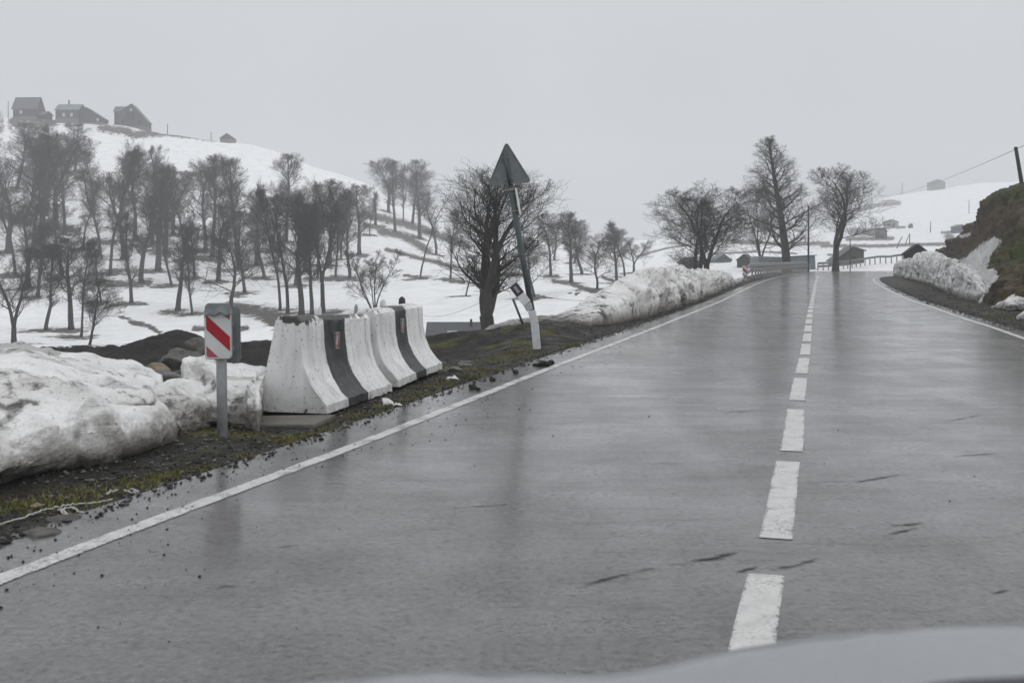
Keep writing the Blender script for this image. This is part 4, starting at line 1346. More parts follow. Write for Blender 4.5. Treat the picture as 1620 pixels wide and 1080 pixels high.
BH = -math.atan(.19)
def barrier_at(D):
    return -1.86 + .19 * (D - 11.6) - .36
def make_barriers():
    x0, y0 = barrier_at(11.6), 11.6
    x1, y1 = barrier_at(13.92) , 13.92
    barrier('near black and white painted concrete barrier with a chipped black top corner', (x0 - .05, y0, max(hz(x0, y0), -.02)), BH, 2.28, .99, .93, (.66, 1.34), 1.0, R(-.6))
    barrier('far black and white painted concrete barrier standing slightly higher than the near one', (x1 + .0, y1, .0), BH + R(1.2), 2.35, .93, .93, (.84, 1.40), .45, R(.2))
    # slab under the near end
    mb = MB()
    mb.box((0, 0, 0), (.92, .62, .16))
    o = mb.build('concrete_slab', M['concrete'], None, bevel=.02, seg=2, loc=(barrier_at(11.5) - .02, 11.1, -.10))
    o.rotation_euler = (R(1), R(-2), BH)
    props(o, 'flat worn concrete slab at the near foot of the painted barrier', 'slab')
    # stakes behind
    for (px, top, D, w, mt, lb, lean) in [(500, 486, 13.6, .022, 'white_plastic', 'pale thin stake behind the near barrier, left one of a close pair', .03), (506, 484, 13.8, .022, 'white_plastic', 'pale thin stake behind the near barrier, right one of a close pair', .02),
                                          (563.5, 481, 14.6, .026, 'galv', 'single pointed grey stake behind the middle of the near barrier', 0), (606, 473, 15.4, .045, 'white_plastic', 'thick pale stake behind the joint of the two barriers', -.05),
                                          (636, 469, 16.2, .05, 'black', 'thick stake with a dark top behind the far barrier', -.04)]:
        x, z0 = PX(px, D) - .0, hz(PX(px, D), D)
        zt = PZ(top, D)
        mb = MB()
        mb.tube([(lean, 0, z0 - .2), (0, 0, zt - .10), (0, 0, zt - .03), (0, 0, zt)], [w, w, w * .9, w * .25], 8)
        o = mb.build('marker_stake', M[mt], None, loc=(x, D, 0), smooth=True)
        props(o, lb, 'stake', 'stakes behind the barriers')
make_barriers()

# ------------------------------------------------------------------ striped marker post
def rounded(w, h, r, n=6):
    out = []
    for cx, cz, a0 in ((w / 2 - r, h / 2 - r, 0), (-w / 2 + r, h / 2 - r, 90), (-w / 2 + r, -h / 2 + r, 180), (w / 2 - r, -h / 2 + r, 270)):
        for i in range(n + 1):
            a = R(a0 + 90 * i / n)
            out.append((cx + r * math.cos(a), cz + r * math.sin(a)))
    return out

def clip_poly(poly, ax, val, keep_less):
    out = []
    for i in range(len(poly)):
        a, b = poly[i], poly[(i + 1) % len(poly)]
        da = a[ax] - val; db = b[ax] - val
        if not keep_less: da, db = -da, -db
        if da <= 0: out.append(a)
        if (da < 0) != (db < 0) and abs(da - db) > 1e-12:
            t = da / (da - db)
            out.append(tuple(a[k] + (b[k] - a[k]) * t for k in range(2)))
    return out

def stripes(poly, slope, offs, mat):
    """parts of a plate between lines z = -slope*x + offs[0] .. offs[1]"""
    q = [(x, z + slope * x) for x, z in poly]
    q = clip_poly(q, 1, offs[1], True)
    if len(q) > 2: q = clip_poly(q, 1, offs[0], False)
    return [(x, z - slope * x) for x, z in q]

def chevron_plate(parent, w, h, y, flip=1, faded=True):
    outer = rounded(w, h, .035)
    mb = MB(); mb.prism(outer, y, y + .006)
    pl = mb.build('plate', M['white_sheet'], parent)
    mb = MB(); mb.prism(rounded(w + .012, h + .012, .04), y + .0065, y + .016)
    mb.build('backing', M['galv'], pl)
    inner = rounded(w - .025, h - .025, .028)
    sl = .92 * flip
    for lo, hi, mt in ((-9, -.47 * h, 'red_pale'), (-.143 * h, .143 * h, 'red'), (.47 * h, 9, 'red_pale')):
        st = stripes(inner, sl, (lo, hi), None)
        if len(st) > 2:
            mb = MB(); mb.prism(st, y - .002, y + .0005)
            mb.build('red_stripe', M[mt], pl)
    return pl

def marker_post():
    x, y = PX(352, 10.15), 10.15
    z = hz(x, y)
    root = empty('marker_post', (x, y, z), R(-3), 'short galvanised post with a red and white striped plate before the snow', 'road marker')
    root.rotation_euler = (0, R(-.8), R(-3))
    mb = MB(); mb.tube([(0, 0, -.3), (0, 0, 1.08)], .047, 20)
    mb.build('post', M['galv'], root, smooth=True)
    ztop = PZ(478, y) - z
    zb = PZ(566, y) - z
    h = .45; zc = zb + h / 2
    pl = empty('front_plate', (-.005, -.062, zc)); pl.parent = root
    chev = chevron_plate(pl, .238, h, -.008)
    # peeled sheet folded over the top
    prof = []
    mb = MB()
    n = 24
    outl = rounded(.236, .16, .04)
    P = []
    for i in range(n + 1):
        u = -0.116 + .232 * i / n
        low = -.052 + .012 * math.sin(u * 60) + .010 * math.sin(u * 23 + 1)
        if -.06 < u < .0: low -= .004
        hi = .055 - max(0, abs(u) - .08) ** 2 * 26
        for k in range(7):
            v = low + (hi - low) * k / 6
            curl = .018 * (1 - k / 6) ** 2 * (1 + .6 * math.sin(u * 40)) + .004
            P.append((u, -.018 - curl, v))
    fs = [(i * 7 + k, (i + 1) * 7 + k, (i + 1) * 7 + k + 1, i * 7 + k + 1) for i in range(n) for k in range(6)]
    mb.add(P, fs)
    me = mb.mesh('peeled_sheet')
    o = link('peeled_sheet', me, M['alu'], root, True, (-.002, -.062, zc + h / 2 - .012))
    md = o.modifiers.new('thick', 'SOLIDIFY'); md.thickness = .004
    # plate on the far side, set a little to the right and lower
    bp = empty('rear_plate', (.034, .075, zc - .02)); bp.parent = root
    mb = MB(); mb.prism(rounded(.24, .50, .04), -.006, .006)
    mb.build('back_sheet', M['alu'], bp)
    for zc_ in (.1, -.12):
        mb = MB(); mb.box((-.01, -.04, zc_), (.16, .02, .03)); mb.build('clamp', M['galv'], bp)
    # a second small one far up the road by the guard rail
    D = 91.0
    x = PX(1178, D)
    r2 = empty('marker_post', (x, D, hz(x, D)), R(10), 'small far red and white striped plate at the start of the curved guard rail', 'road marker')
    mb = MB(); mb.tube([(0, 0, -.2), (0, 0, 1.0)], .045, 8); mb.build('post', M['rail_dark'], r2, smooth=True)
    pz = PZ(428, D) - hz(x, D)
    p2 = empty('front_plate', (0, -.06, pz)); p2.parent = r2
    chevron_plate(p2, .38, .80, 0, 1)
marker_post()

# ------------------------------------------------------------------ leaning warning sign seen from behind
def warning_sign():
    D = 22.3
    x, z = PX(850, D), hz(PX(850, D), D)
    foot = Vector((x, D, z))
    top = Vector(at(797, 236, D))
    v = top - foot
    tilt = math.atan2(v.x, v.z)
    root = empty('warning_sign', foot, 0, 'tall leaning grey pole carrying a triangular sign seen from its grey back', 'road sign')
    root.rotation_euler = (R(1), tilt, 0)
    Ln = v.length
    mb = MB(); mb.tube([(0, 0, -.4), (0, 0, Ln - .75)], .058, 18); mb.tube([(0, .02, Ln - .9), (0, .02, Ln - .02)], .034, 12)
    mb.build('pole', M['pole_paint'], root, smooth=True)
    tri = empty('sign_panel', (.03, .06, Ln - .33), R(-9)); tri.parent = root; tri.rotation_euler = (0, R(5.5), R(-9))
    s = .44; r = .05
    corners = [(0, .46), (-.43, -.36), (.43, -.36)]
    pts = []
    for i, c in enumerate(corners):
        c = Vector(c); a = (Vector(corners[i - 1]) - c).normalized(); b = (Vector(corners[(i + 1) % 3]) - c).normalized()
        p0, p1 = c + a * .09, c + b * .09
        for k in range(6):
            t = k / 5
            q = (p0 * (1 - t) ** 2 + c * 2 * t * (1 - t) + p1 * t * t)
            pts.append((q.x, q.y))
    mb = MB(); mb.prism(pts, 0, .004)
    mb.build('back_sheet', M['alu'], tri)
    mb = MB()
    n = len(pts)
    mb.tube([(a, -.008, b) for a, b in pts] + [(pts[0][0], -.008, pts[0][1])], .010, 6, cap=False)
    mb.build('rolled_edge', M['alu'], tri, smooth=True)
    for bx_, bz_, bw_ in ((-.03, .16, .16), (-.01, -.26, .20)):
        mb = MB(); mb.box((bx_, -.02, bz_), (bw_, .012, .03)); mb.build('bracket', M['galv'], tri)
    for px_, pz_ in ((-.1, .16), (.04, .16), (-.1, -.26), (.08, -.26)):
        mb = MB(); mb.tube([(px_, -.034, pz_), (px_, .0, pz_)], .012, 8)
        mb.build('bolt', M['galv'], tri)
    mb = MB(); mb.prism(rounded(.34, .52, .03), -.003, .003)
    sp = mb.build('small_plate', M['white_sheet'], root, loc=(.10, .08, Ln - 1.05))
    sp.rotation_euler = (0, R(4), R(83))
    for cz_ in (.83, 1.25):
        mb = MB(); mb.tube([(0, 0, Ln - cz_), (0, 0, Ln - cz_ + .03)], .066, 14); mb.build('collar', M['galv'], root, smooth=True)
warning_sign()

def delineator():
    D = 21.3
    C_ = [at(851, 537, D), at(846, 512, D), at(841, 491, D), (PX(834, D), D - .03, PZ(480, D)), at(821, 461, D + .05), at(806, 443, D + .1)]
    x, y = C_[0][0], D
    z = hz(x, y)
    root = empty('delineator_post', (x, y, z), 0, 'broken white roadside post bent over, with a black band near its top', 'post')
    base = Vector((x, y, z))
    pts = [Vector(c) - base for c in C_]
    pts[0].z = -.2
    def slab(a, b, w0, w1, th, yoff=0):
        d = (b - a).normalized(); sd = Vector((d.z, 0, -d.x))
        vs = []
        for p, w in ((a, w0), (b, w1)):
            for sx, sy in ((-1, -1), (1, -1), (1, 1), (-1, 1)):
                vs.append(p + sd * sx * w / 2 + Vector((0, sy * th / 2 + yoff, 0)))
        return vs, [(0, 1, 2, 3), (4, 7, 6, 5), (0, 4, 5, 1), (1, 5, 6, 2), (2, 6, 7, 3), (3, 7, 4, 0)]
    mb = MB(); mb.add(*slab(pts[0], pts[1], .15, .15, .06)); mb.add(*slab(pts[1] + (pts[0] - pts[1]) * .002, pts[2], .15, .14, .058))
    mb.build('lower_stub', M['white_plastic'], root, bevel=.008)
    mb = MB(); mb.add(*slab(pts[2] + Vector((-.035, 0, .0)), pts[3], .13, .16, .04)); mb.add(*slab(pts[3] * 1.0, pts[5], .17, .165, .055))
    up = mb.build('bent_upper', M['white_plastic'], root, bevel=.006)
    a, b = pts[3].lerp(pts[5], .38), pts[3].lerp(pts[5], .80)
    mb = MB(); mb.add(*slab(a, b, .176, .172, .062))
    bd = mb.build('black_band', M['black'], up, bevel=.004)
    a2, b2 = a.lerp(b, .2), a.lerp(b, .82)
    mb = MB(); mb.add(*slab(a2, b2, .055, .055, .075))
    mb.build('reflector', M['galv'], up, bevel=.004)
    # leaning thin stake behind
    D2 = 24.5
    p0, p1 = Vector(g3(833, D2)), Vector(at(812, 474, D2))
    o = empty('leaning_stake', p0, 0, 'thin dark stake leaning left behind the broken white post', 'stake')
    mb = MB(); mb.tube([Vector((0, 0, -.2)), p1 - p0], .026, 8)
    mb.build('rod', M['pole_paint'], o, smooth=True)
    mb = MB(); mb.tube([(p1 - p0) * .985, (p1 - p0) * 1.02], .032, 8)
    mb.build('cap', M['galv'], o, smooth=True)
delineator()

# ------------------------------------------------------------------ guard rails at the bend
def wbeam(mb, pts, h0):
    prof = [(-.0, -.155), (.035, -.13), (.08, -.105), (.08, -.065), (.02, -.02), (.02, .02), (.08, .065), (.08, .105), (.035, .13), (0, .155)]
    P = np.array(pts); n = len(P); t = np.gradient(P[:, :2], axis=0); t /= np.linalg.norm(t, axis=1)[:, None]
    nn = np.stack([t[:, 1], -t[:, 0]], 1)
    m = len(prof); vs = []
    for i in range(n):
        for th in (0, -.012):
            for a, b in prof:
                vs.append((P[i, 0] + nn[i, 0] * (a + th), P[i, 1] + nn[i, 1] * (a + th), P[i, 2] + h0 + b))
    fs = []
    for i in range(n - 1):
        o, q = i * 2 * m, (i + 1) * 2 * m
        for j in range(m - 1):
            fs.append((o + j, q + j, q + j + 1, o + j + 1)); fs.append((o + m + j, o + m + j + 1, q + m + j + 1, q + m + j))
        fs.append((o, o + m, q + m, q)); fs.append((o + m - 1, q + m - 1, q + 2 * m - 1, o + 2 * m - 1))
    fs.append(tuple(list(range(m)) + list(range(2 * m - 1, m - 1, -1))))
    e = (n - 1) * 2 * m
    fs.append(tuple([e + k for k in list(range(m))[::-1] + list(range(m, 2 * m))]))
    mb.add(vs, fs)

def guard_rails():
    pts = resample([(PX(1181, 92), 92), (PX(1190, 92.5), 92.5), (PX(1208, 100), 100), (PX(1228, 112), 112), (PX(1250, 126), 126), (PX(1268, 140), 140), (PX(1280, 150), 150)], .6)
    z = np.array([hz(x, y) for x, y in pts])
    root = empty('guard_rail', (pts[0][0], pts[0][1], z[0]), 0, 'curved steel guard rail on the left of the road bend', 'guard rail')
    b = Vector(root.location)
    rel = [(x - b.x, y - b.y, zz - b.z) for (x, y), zz in zip(pts, z)]
    rel[0] = (rel[0][0], rel[0][1], rel[0][2] - .25)
    mb = MB(); wbeam(mb, rel, .72); mb.build('beam', M['rail'], root, smooth=True)
    mb = MB(); wbeam(mb, rel, 1.15); mb.build('beam', M['rail'], root, smooth=True)
    for i in range(2, len(rel), 3):
        mb = MB(); x, y, zz = rel[i]
        mb.box((x, y, zz + .45), (.12, .10, 1.7)); mb.box((x + .05, y, zz + .45 + .27), (.10, .2, .28))
        mb.build('post', M['rail'], root)
    mb = MB(); x, y, zz = rel[0]; mb.tube([(x, y, zz + .5), (x - .3, y - .2, zz + .9), (x - .05, y + .1, zz + 1.25)], .08, 8)
    mb.build('terminal', M['rail'], root, smooth=True)
    # across the far side of the bend
    pts = resample([(PX(1294, 160), 160), (PX(1330, 162), 162), (PX(1372, 166), 166), (PX(1420, 168), 168), (PX(1470, 170), 170)], .5)
    z = [PZ(427.5, 160) - .0 for _ in pts]
    z = [hz(x, y) for x, y in pts]
    root = empty('guard_rail', (pts[0][0], pts[0][1], z[0]), 0, 'far steel railing with close-set posts across the end of the road', 'guard rail')
    b = Vector(root.location)
    rel = [(x - b.x, y - b.y, zz - b.z) for (x, y), zz in zip(pts, z)]
    mb = MB()
    for h in (1.05, ):
        wbeam(mb, rel, h)
    mb.build('beam', M['rail_dark'], root, smooth=True)
    mb = MB(); wbeam(mb, rel[:int(len(rel) * .45)], .62); mb.build('lower_beam', M['rail_dark'], root, smooth=True)
    for i in range(0, len(rel), 2):
        mb = MB(); x, y, zz = rel[i]; mb.box((x, y + .05, zz + .3), (.13, .10, 1.6)); mb.build('post', M['rail_dark'], root)
guard_rails()

# ------------------------------------------------------------------ houses and huts
def house(label, loc, rz, w, d, hl, hr, apex, ax=.5, wall='wood_mid', roof='roof_grey', wins=(), doors=(), base=0.0, chim=None, over=.35, th=.14, sides=(), name='house', cat='house', group=None, balcony=None):
    """gable profile (width w, eaves hl / hr, ridge apex) in local xz, extruded along y; front gable at y = -d/2"""
    root = empty(name, loc, rz, label, cat, group)
    xl, xr, xa = -w / 2, w / 2, -w / 2 + w * ax
    z0 = -2.5
    mb = MB(); mb.prism([(xl, base), (xr, base), (xr, hr), (xa, apex), (xl, hl)], -d / 2, d / 2)
    mb.build('wall', M[wall], root)
    mb = MB(); mb.box((0, 0, (z0 + base) / 2 - .002), (w + .12, d + .12, base - z0 - .004))
    mb.build('stone_base', M['stone'], root)
    mb = MB()
    for xe, ze in ((xl, hl), (xr, hr)):
        e = Vector((xe - xa, 0, ze - apex)); L_ = e.length; u = e / L_
        nrm = Vector((-u.z, 0, u.x));
        if nrm.z < 0: nrm = -nrm
        a = Vector((xa, 0, apex)) + nrm * .004
        bpt = Vector((xa, 0, apex)) + u * (L_ + over) + nrm * .004
        q = [a, bpt, bpt + nrm * th, a + nrm * th]
        mb.prism([(p.x, p.z) for p in q], -d / 2 - over, d / 2 + over)
    rf = mb.build('roof', M[roof], root)
    if chim:
        cx, cy, ch = chim
        zc = apex - abs(cx - xa) * .6
        mb = MB(); mb.box((cx, cy, zc + ch / 2 - .3), (.45, .45, ch + .6)); mb.build('chimney', M['stone'], rf)
    def opening(nm, mt, face, u, zc, ww, hh):
        fw = MB(); pn = MB()
        if face == 'g':
            fw.box((u, -d / 2 - .012, zc), (ww + .2, .10, hh + .2)); pn.box((u, -d / 2 - .045, zc), (ww, .06, hh))
        else:
            sx = 1 if face == 'r' else -1
            fw.box((sx * (w / 2 + .012), u, zc), (.10, ww + .2, hh + .2)); pn.box((sx * (w / 2 + .045), u, zc), (.06, ww, hh))
        f = fw.build(nm, M['wood_dark'] if mt != 'pale_pane' else M['pale_wall'], root)
        pn.build('pane' if nm == 'window' else 'panel', M[mt], f)
    for face, u, zc, ww, hh, mt in wins: opening('window', mt, face, u, zc, ww, hh)
    for face, u, zc, ww, hh, mt in doors: opening('door', mt, face, u, zc, ww, hh)
    if balcony:
        u, zc, ww, hh = balcony
        mb = MB(); mb.box((u, -d / 2 - .55, zc - hh / 2), (ww, 1.1, .14))
        for k in range(9): mb.box((u - ww / 2 + ww * k / 8, -d / 2 - 1.05, zc - hh / 2 + .5), (.08, .08, .96))
        mb.box((u, -d / 2 - 1.05, zc - hh / 2 + 1.02), (ww, .1, .08))
        mb.build('balcony', M['wood_dark'], root)
    return root

def ridge_base(px, py, d0=330):
    x, y, z = ground_hit(px, py, d0)
    return x, y, z

def make_houses():
    def spot(px, D): return (PX(px, D), D)
    g = 'houses on the left ridge'
    # broadside house, roof slope to the viewer
    D = 377; x, y = spot(45, D); z = hz(x, y)
    k = D / F
    zb = PZ(188, D)
    house('leftmost ridge house, brown boards under a broad grey roof with one pale window', (x, y, zb), R(90) - R(4), 26 * k, 37 * k, 3.1, 3.1, 7.0, .5, 'wood_dark', 'roof_grey',
          wins=[('l', 1.2, 1.9, .7, 1.0, 'pale_pane'), ('l', -2.0, 1.9, .8, 1.0, 'glass')], base=.4, over=.5, name='wooden_house', group=g)
    x, y = spot(71, D); zb2 = PZ(190, D)
    house('small shed against the right side of the leftmost ridge house', (x, y, zb2), R(65), 16 * k, 15 * k, 1.6, 1.6, 2.7, .5, 'wood_dark', 'roof_blue', base=.1, name='shed', cat='shed', group=g)
    D = 378; k = D / F; x, y = spot(112, D)
    house('second ridge house with a bluish roof, pale walls and a thin chimney', (x, y, PZ(190, D)), R(90) - R(2), 30 * k, 36 * k, 3.0, 3.0, 5.1, .5, 'wood_mid', 'roof_blue',
          wins=[('l', 1.0, 1.3, .7, 1.0, 'pale_pane'), ('l', -1.6, 1.3, .7, 1.0, 'pale_pane'), ('l', 2.7, 1.3, .7, 1.0, 'glass')], base=.2, chim=(0, .6, 1.5), name='wooden_house', group=g)
    x, y = spot(150, D)
    house('lean-to barn with a long right roof slope beside the second ridge house', (x, y, PZ(196, D)), R(4), 34 * k, 6, 3.6, 1.4, 5.0, .22, 'wood_dark', 'roof_grey',
          wins=[('g', 1.8, 1.0, .6, .7, 'pale_pane')], doors=[('g', -1.2, 1.2, 1.2, 2.0, 'wood_black')], base=.1, name='barn', cat='barn', group=g)
    D = 384; k = D / F; x, y = spot(212, D)
    house('steep-gabled ridge house with an upper balcony opening and long right roof', (x + .3, y, PZ(206, D)), R(6), 44 * k, 7, 5.3, 2.6, 8.3, .47, 'wood_mid', 'roof_grey',
          wins=[('g', -.6, 4.6, 2.6, 2.0, 'glass'), ('g', -.5, 6.4, .5, .6, 'pale_pane'), ('g', 2.2, 2.2, 1.0, 1.2, 'glass'), ('g', -3.2, 2.4, .9, 1.2, 'glass')], base=.8, balcony=(-.6, 3.9, 3.6, .9), name='wooden_house', group=g)
    x, y = spot(197, D + 4)
    house('side wing with a flat-topped roof behind the left of the steep-gabled house', (x - .4, y, PZ(200, D + 4)), R(96), 6.0, 4.6, 4.6, 4.6, 6.6, .5, 'wood_dark', 'roof_grey', base=.3, name='house_wing', cat='house', group=g)
    D = 408; x, y = spot(361, D); k = D / F
    house('lone roof tip of a hut showing above the snow line of the ridge', (x, y, PZ(222, D)), R(8), 22 * k, 5, .5, .3, 2.1, .45, 'wood_dark', 'roof_grey', base=.1, name='hut', cat='hut', group=g)
    # sunken shed roof beside the earth mound
    D = 68; x, y = spot(722, D); k = D / F; gz = PZ(536, D)
    r = house('low grey shed roof showing behind the earth mound right of the barriers', (x, y + 1.2, gz - .35), R(90), 3.0, 92 * k, .3, .3, 1.25, .5, 'wood_mid', 'roof_grey', base=.0, over=.12, th=.06, name='shed', cat='shed')
    mb = MB(); mb.tube([(-.4, -.85, .6), (-.4, -.85, 1.5)], .07, 8); mb.build('chimney_pipe', M['wood_dark'], r)
    mb = MB(); mb.box((-.95, .25, .72), (.35, .62, .03), Matrix.Rotation(R(-32), 4, 'Y')); mb.build('roof_light', M['pale_wall'], r)
    # buildings at the bend
    g = 'huts and sheds beyond the bend'
    D = 200; k = D / F; x, y = spot(1140, D)
    house('small green-grey gabled shed left of the curved guard rail', (x, y, PZ(421, D)), R(5), 25 * k, 4, 1.1, 1.1, 2.05, .5, 'green_wall', 'roof_blue', base=.1, over=.2, th=.1, name='shed', cat='shed', group=g)
    D = 185; k = D / F; x, y = spot(1180, D)
    house('brown shed between the green-grey shed and the rounded metal shelter', (x, y, PZ(424, D)), R(-20), 22 * k, 4, 1.3, 1.3, 2.2, .5, 'wood_dark', 'wood_mid', base=.1, over=.2, th=.1, name='shed', cat='shed', group=g)
    D = 165; k = D / F; x, y = spot(1090, 190)
    house('dark shed half hidden behind the wide tree above the snow wall', (PX(1090, 190), 190, PZ(427, 190)), R(15), 2.6, 3, 1.2, 1.2, 2.1, .5, 'wood_dark', 'wood_dark', base=.1, over=.2, th=.1, name='shed', cat='shed', group=g)
    # rounded metal shelter
    D = 172; k = D / F; x, y = spot(1216, D)
    root = empty('metal_shelter', (x, y, PZ(428, D)), R(4), 'long low blue-grey metal shelter with rounded shoulder behind the curved guard rail', 'shelter', g)
    mb = MB(); pr = [(-2.4, -1.5), (2.4, -1.5), (2.4, 2.0), (-1.8, 2.15)] + [(-1.8 - .55 * math.sin(a), 1.6 + .55 * math.cos(a)) for a in (.3, .7, 1.1, 1.5)]
    mb.prism(pr, -2, 2); mb.build('shell', M['roof_blue'], root, bevel=.05)
    mb = MB()
    for q in range(12): mb.box((-2.0 + q * .38, -2.03, .3), (.04, .05, 3.2))
    mb.build('rib', M['roof_grey'], root)
    D = 168; k = D / F; x, y = spot(1267, D)
    root = empty('metal_shed', (x, y, PZ(428, D)), R(-6), 'square blue-grey sheet metal shed with a slanted roof edge behind the tallest tree', 'shed', g)
    mb = MB(); mb.prism([(-1.9, -1.5), (1.85, -1.5), (1.75, 2.2), (-1.9, 2.0)], -2, 2); mb.build('wall', M['roof_blue'], root, bevel=.03)
    mb = MB(); mb.box((.0, 0, 2.16), (4.0, 4.4, .10), Matrix.Rotation(R(-3.2), 4, 'Y')); mb.build('roof', M['roof_grey'], root)
    mb = MB(); mb.box((.85, -2.02, .5), (.5, .06, 1.1)); mb.build('door', M['pale_wall'], root)
    D = 178; k = D / F; x, y = spot(1340, D)
    house('grey house with a long left roof slope behind the far railing', (x - .2, y, PZ(426, D)), R(-3), 44 * k, 5, 1.4, 2.9, 3.4, .62, 'wood_mid', 'roof_grey', wins=[('g', .6, 1.6, .7, .8, 'glass')], base=.4, over=.3, name='house', group=g)
    # black hut on the right
    D = 121; k = D / F; x, y = spot(1449, D)
    house('black gabled hut rising above the right snow wall', (x, y, PZ(418, D)), R(-14), 34 * k, 3.2, 1.15, 1.15, 2.05, .5, 'wood_black', 'wood_black', base=.05, over=.28, th=.1, wins=[], doors=[('g', .2, .6, .6, 1.0, 'wood_dark')], name='hut', cat='hut', group=g)
    # far hill huts
    g = 'huts on the foggy right hill'
    for px, py, w, h, rz, wall, roof, lb in [
        (1409, 361, 21, 14, -8, 'pale_wall', 'roof_grey', 'pale square hut with low gable on the foggy right hill'),
        (1394, 378, 14, 18, 25, 'wood_dark', 'wood_dark', 'dark narrow hut below the pale one on the right hill'),
        (1517, 368, 19, 13, 10, 'wood_mid', 'roof_grey', 'hut with a porch beside the brown slope on the right hill'),
        (1553, 358, 14, 14, 0, 'pale_wall', 'pale_wall', 'faint pale hut touching the outline of the brown slope'),
        (1481, 300, 23, 16, -5, 'wood_dark', 'roof_grey', 'boxy house fading in fog on top of the right hill')]:
        x, y, z = ground_hit(px, py, 170)
        k = y / F
        house(lb, (x, y, z - .2), R(rz), w * k, w * k * .8, h * k * .72, h * k * .72, h * k, .5, wall, roof, base=.1, over=.25, th=.12,
              wins=[('g', -.2 * w * k, h * k * .4, w * k * .16, h * k * .2, 'glass')], doors=[('g', .15 * w * k, h * k * .33, w * k * .17, h * k * .5, 'wood_dark')], name='hut' if w < 22 else 'house', cat='hut', group=g)
    x, y, z = ground_hit(1440.5, 361, 170); k = y / F
    mb = MB()
    mb.box((0, 0, .6), (6 * k, 5 * k, 1.4), Matrix.Rotation(.3, 4, 'Z')); mb.box((.2, 0, 1.5), (4 * k, 4 * k, .5))
    props(mb.build('hay_stack', M['wood_dark'], None, bevel=.2, seg=2, loc=(x, y, z)), 'tiny dark box-shaped stack alone on the right hill snow', 'stack')
make_houses()

# ------------------------------------------------------------------ poles and cables
def make_poles():
    def pole(px, foot, top, D, r, label, name='utility_pole', arm=True, lean=0.0, mt='wood_dark', aframe=False, z=None):
        x = PX(px, D); zf = hz(x, D) if z is None else z
        zt = PZ(top, D)
        root = empty(name, (x, D, zf), 0, label, 'pole')
        mb = MB(); mb.tube([(0, 0, -.8), (lean * .5, 0, (zt - zf) * .5), (lean, 0, zt - zf)], [r * 1.15, r, r * .85], 10)
        if aframe: mb.tube([(-1.6, 0, -.5), (lean, 0, (zt - zf) * .96)], [r, r * .8], 8)
        mb.build('shaft', M[mt], root, smooth=True)
        if arm:
            mb = MB(); mb.box((lean, 0, zt - zf - .25), (1.0, .12, .1)); mb.build('crossarm', M[mt], root)
        return root
    pole(1279, 422, 325, 148, .12, 'tall dark slender pole at the bend right of the tallest tree', arm=False, mt='pole_paint')
    pole(1345, 425, 378, 158, .07, 'short thin pole in front of the grey house at the bend', arm=False)
    for px, foot, top, lb, af in [(1379, 316, 296, 'thin distant pole at the left end of the power line, on the right hill', False), (1428, 304, 288, 'two-legged pole on the skyline of the right hill', True),
                                  (1439, 388, 369, 'two-legged pole above the black hut', True), (1472, 368, 350, 'thin pole in the middle of the right hill snow', False),
                                  (1533, 338, 316, 'faint thin pole high on the foggy right hill', False), (1417, 393, 374, 'thin slanted pole left of the black hut', False)]:
        x, y, z = ground_hit(px, foot, 160)
        pole(px, foot, top, y, .16 if not af else .14, lb, arm=False, lean=.0 if 'slanted' not in lb else 2.0, aframe=af)
    for px, foot, top, lb in [(13, 186, 160, 'thin pole left of the leftmost ridge house'), (265, 207, 196, 'short thin pole right of the steep-gabled house'), (334, 217, 209, 'tiny post on the ridge left of the lone roof tip')]:
        x, y, z = ground_hit(px, foot, 330)
        pole(px, foot, top, y, .12, lb, arm=False)
    # leaning pole on top of the brown slope
    D = 66
    x = PX(1623, D)
    zf = PZ(300, D)
    root = empty('utility_pole', (x, D, zf), 0, 'leaning wooden pole on top of the brown slope at the right edge', 'pole')
    mb = MB(); mb.tube([(.15, 0, -2.0), (PX(1607, D) - x, 0, PZ(234, D) - zf)], [.14, .10], 12)
    mb.build('shaft', M['wood_dark'], root, smooth=True)
    mb = MB(); mb.tube([(PX(1607, D) - x, 0, PZ(234, D) - zf - .02), (PX(1607, D) - x - .02, 0, PZ(234, D) - zf + .06)], [.12, .06], 10)
    mb.build('cap', M['wood_dark'], root, smooth=True)
    # power line: from the hill pole to a pole out of sight on the right
    x0, y0, z0 = ground_hit(1379, 316, 160)
    a = Vector((x0, y0, PZ(303, y0))); b = Vector(at(1900, 100, 70))
    pts = []
    for i in range(61):
        t = i / 60
        D_ = 1 / ((1 - t) / a.y + t / b.y)          # even steps as seen along the cable
        w = (D_ - a.y) / (b.y - a.y)
        p = a.lerp(b, w); p.z -= 9.5 * w * (1 - w) * 4 * .5
        pts.append(p)
    mb = MB(); mb.tube([p - a for p in pts], .035, 6)
    props(mb.build('power_cable', M['wire'], None, smooth=True, loc=a), 'single power cable rising across the sky to the upper right', 'cable')
    # cables sagging over the snow field
    for p, q, sag, lb in [(at(655, 497, 85), at(775, 470, 60), .5, 'thin cable over the snow left of the big roadside tree'), (at(838, 463, 62), at(990, 462, 80), .5, 'thin cable over the snow right of the leaning sign pole')]:
        a, b = Vector(p), Vector(q)
        pts = [a.lerp(b, i / 24) - Vector((0, 0, sag * 4 * (i / 24) * (1 - i / 24))) - a for i in range(25)]
        mb = MB(); mb.tube(pts, .012, 5)
        props(mb.build('thin_cable', M['wire'], None, smooth=True, loc=a), lb, 'cable')
make_poles()

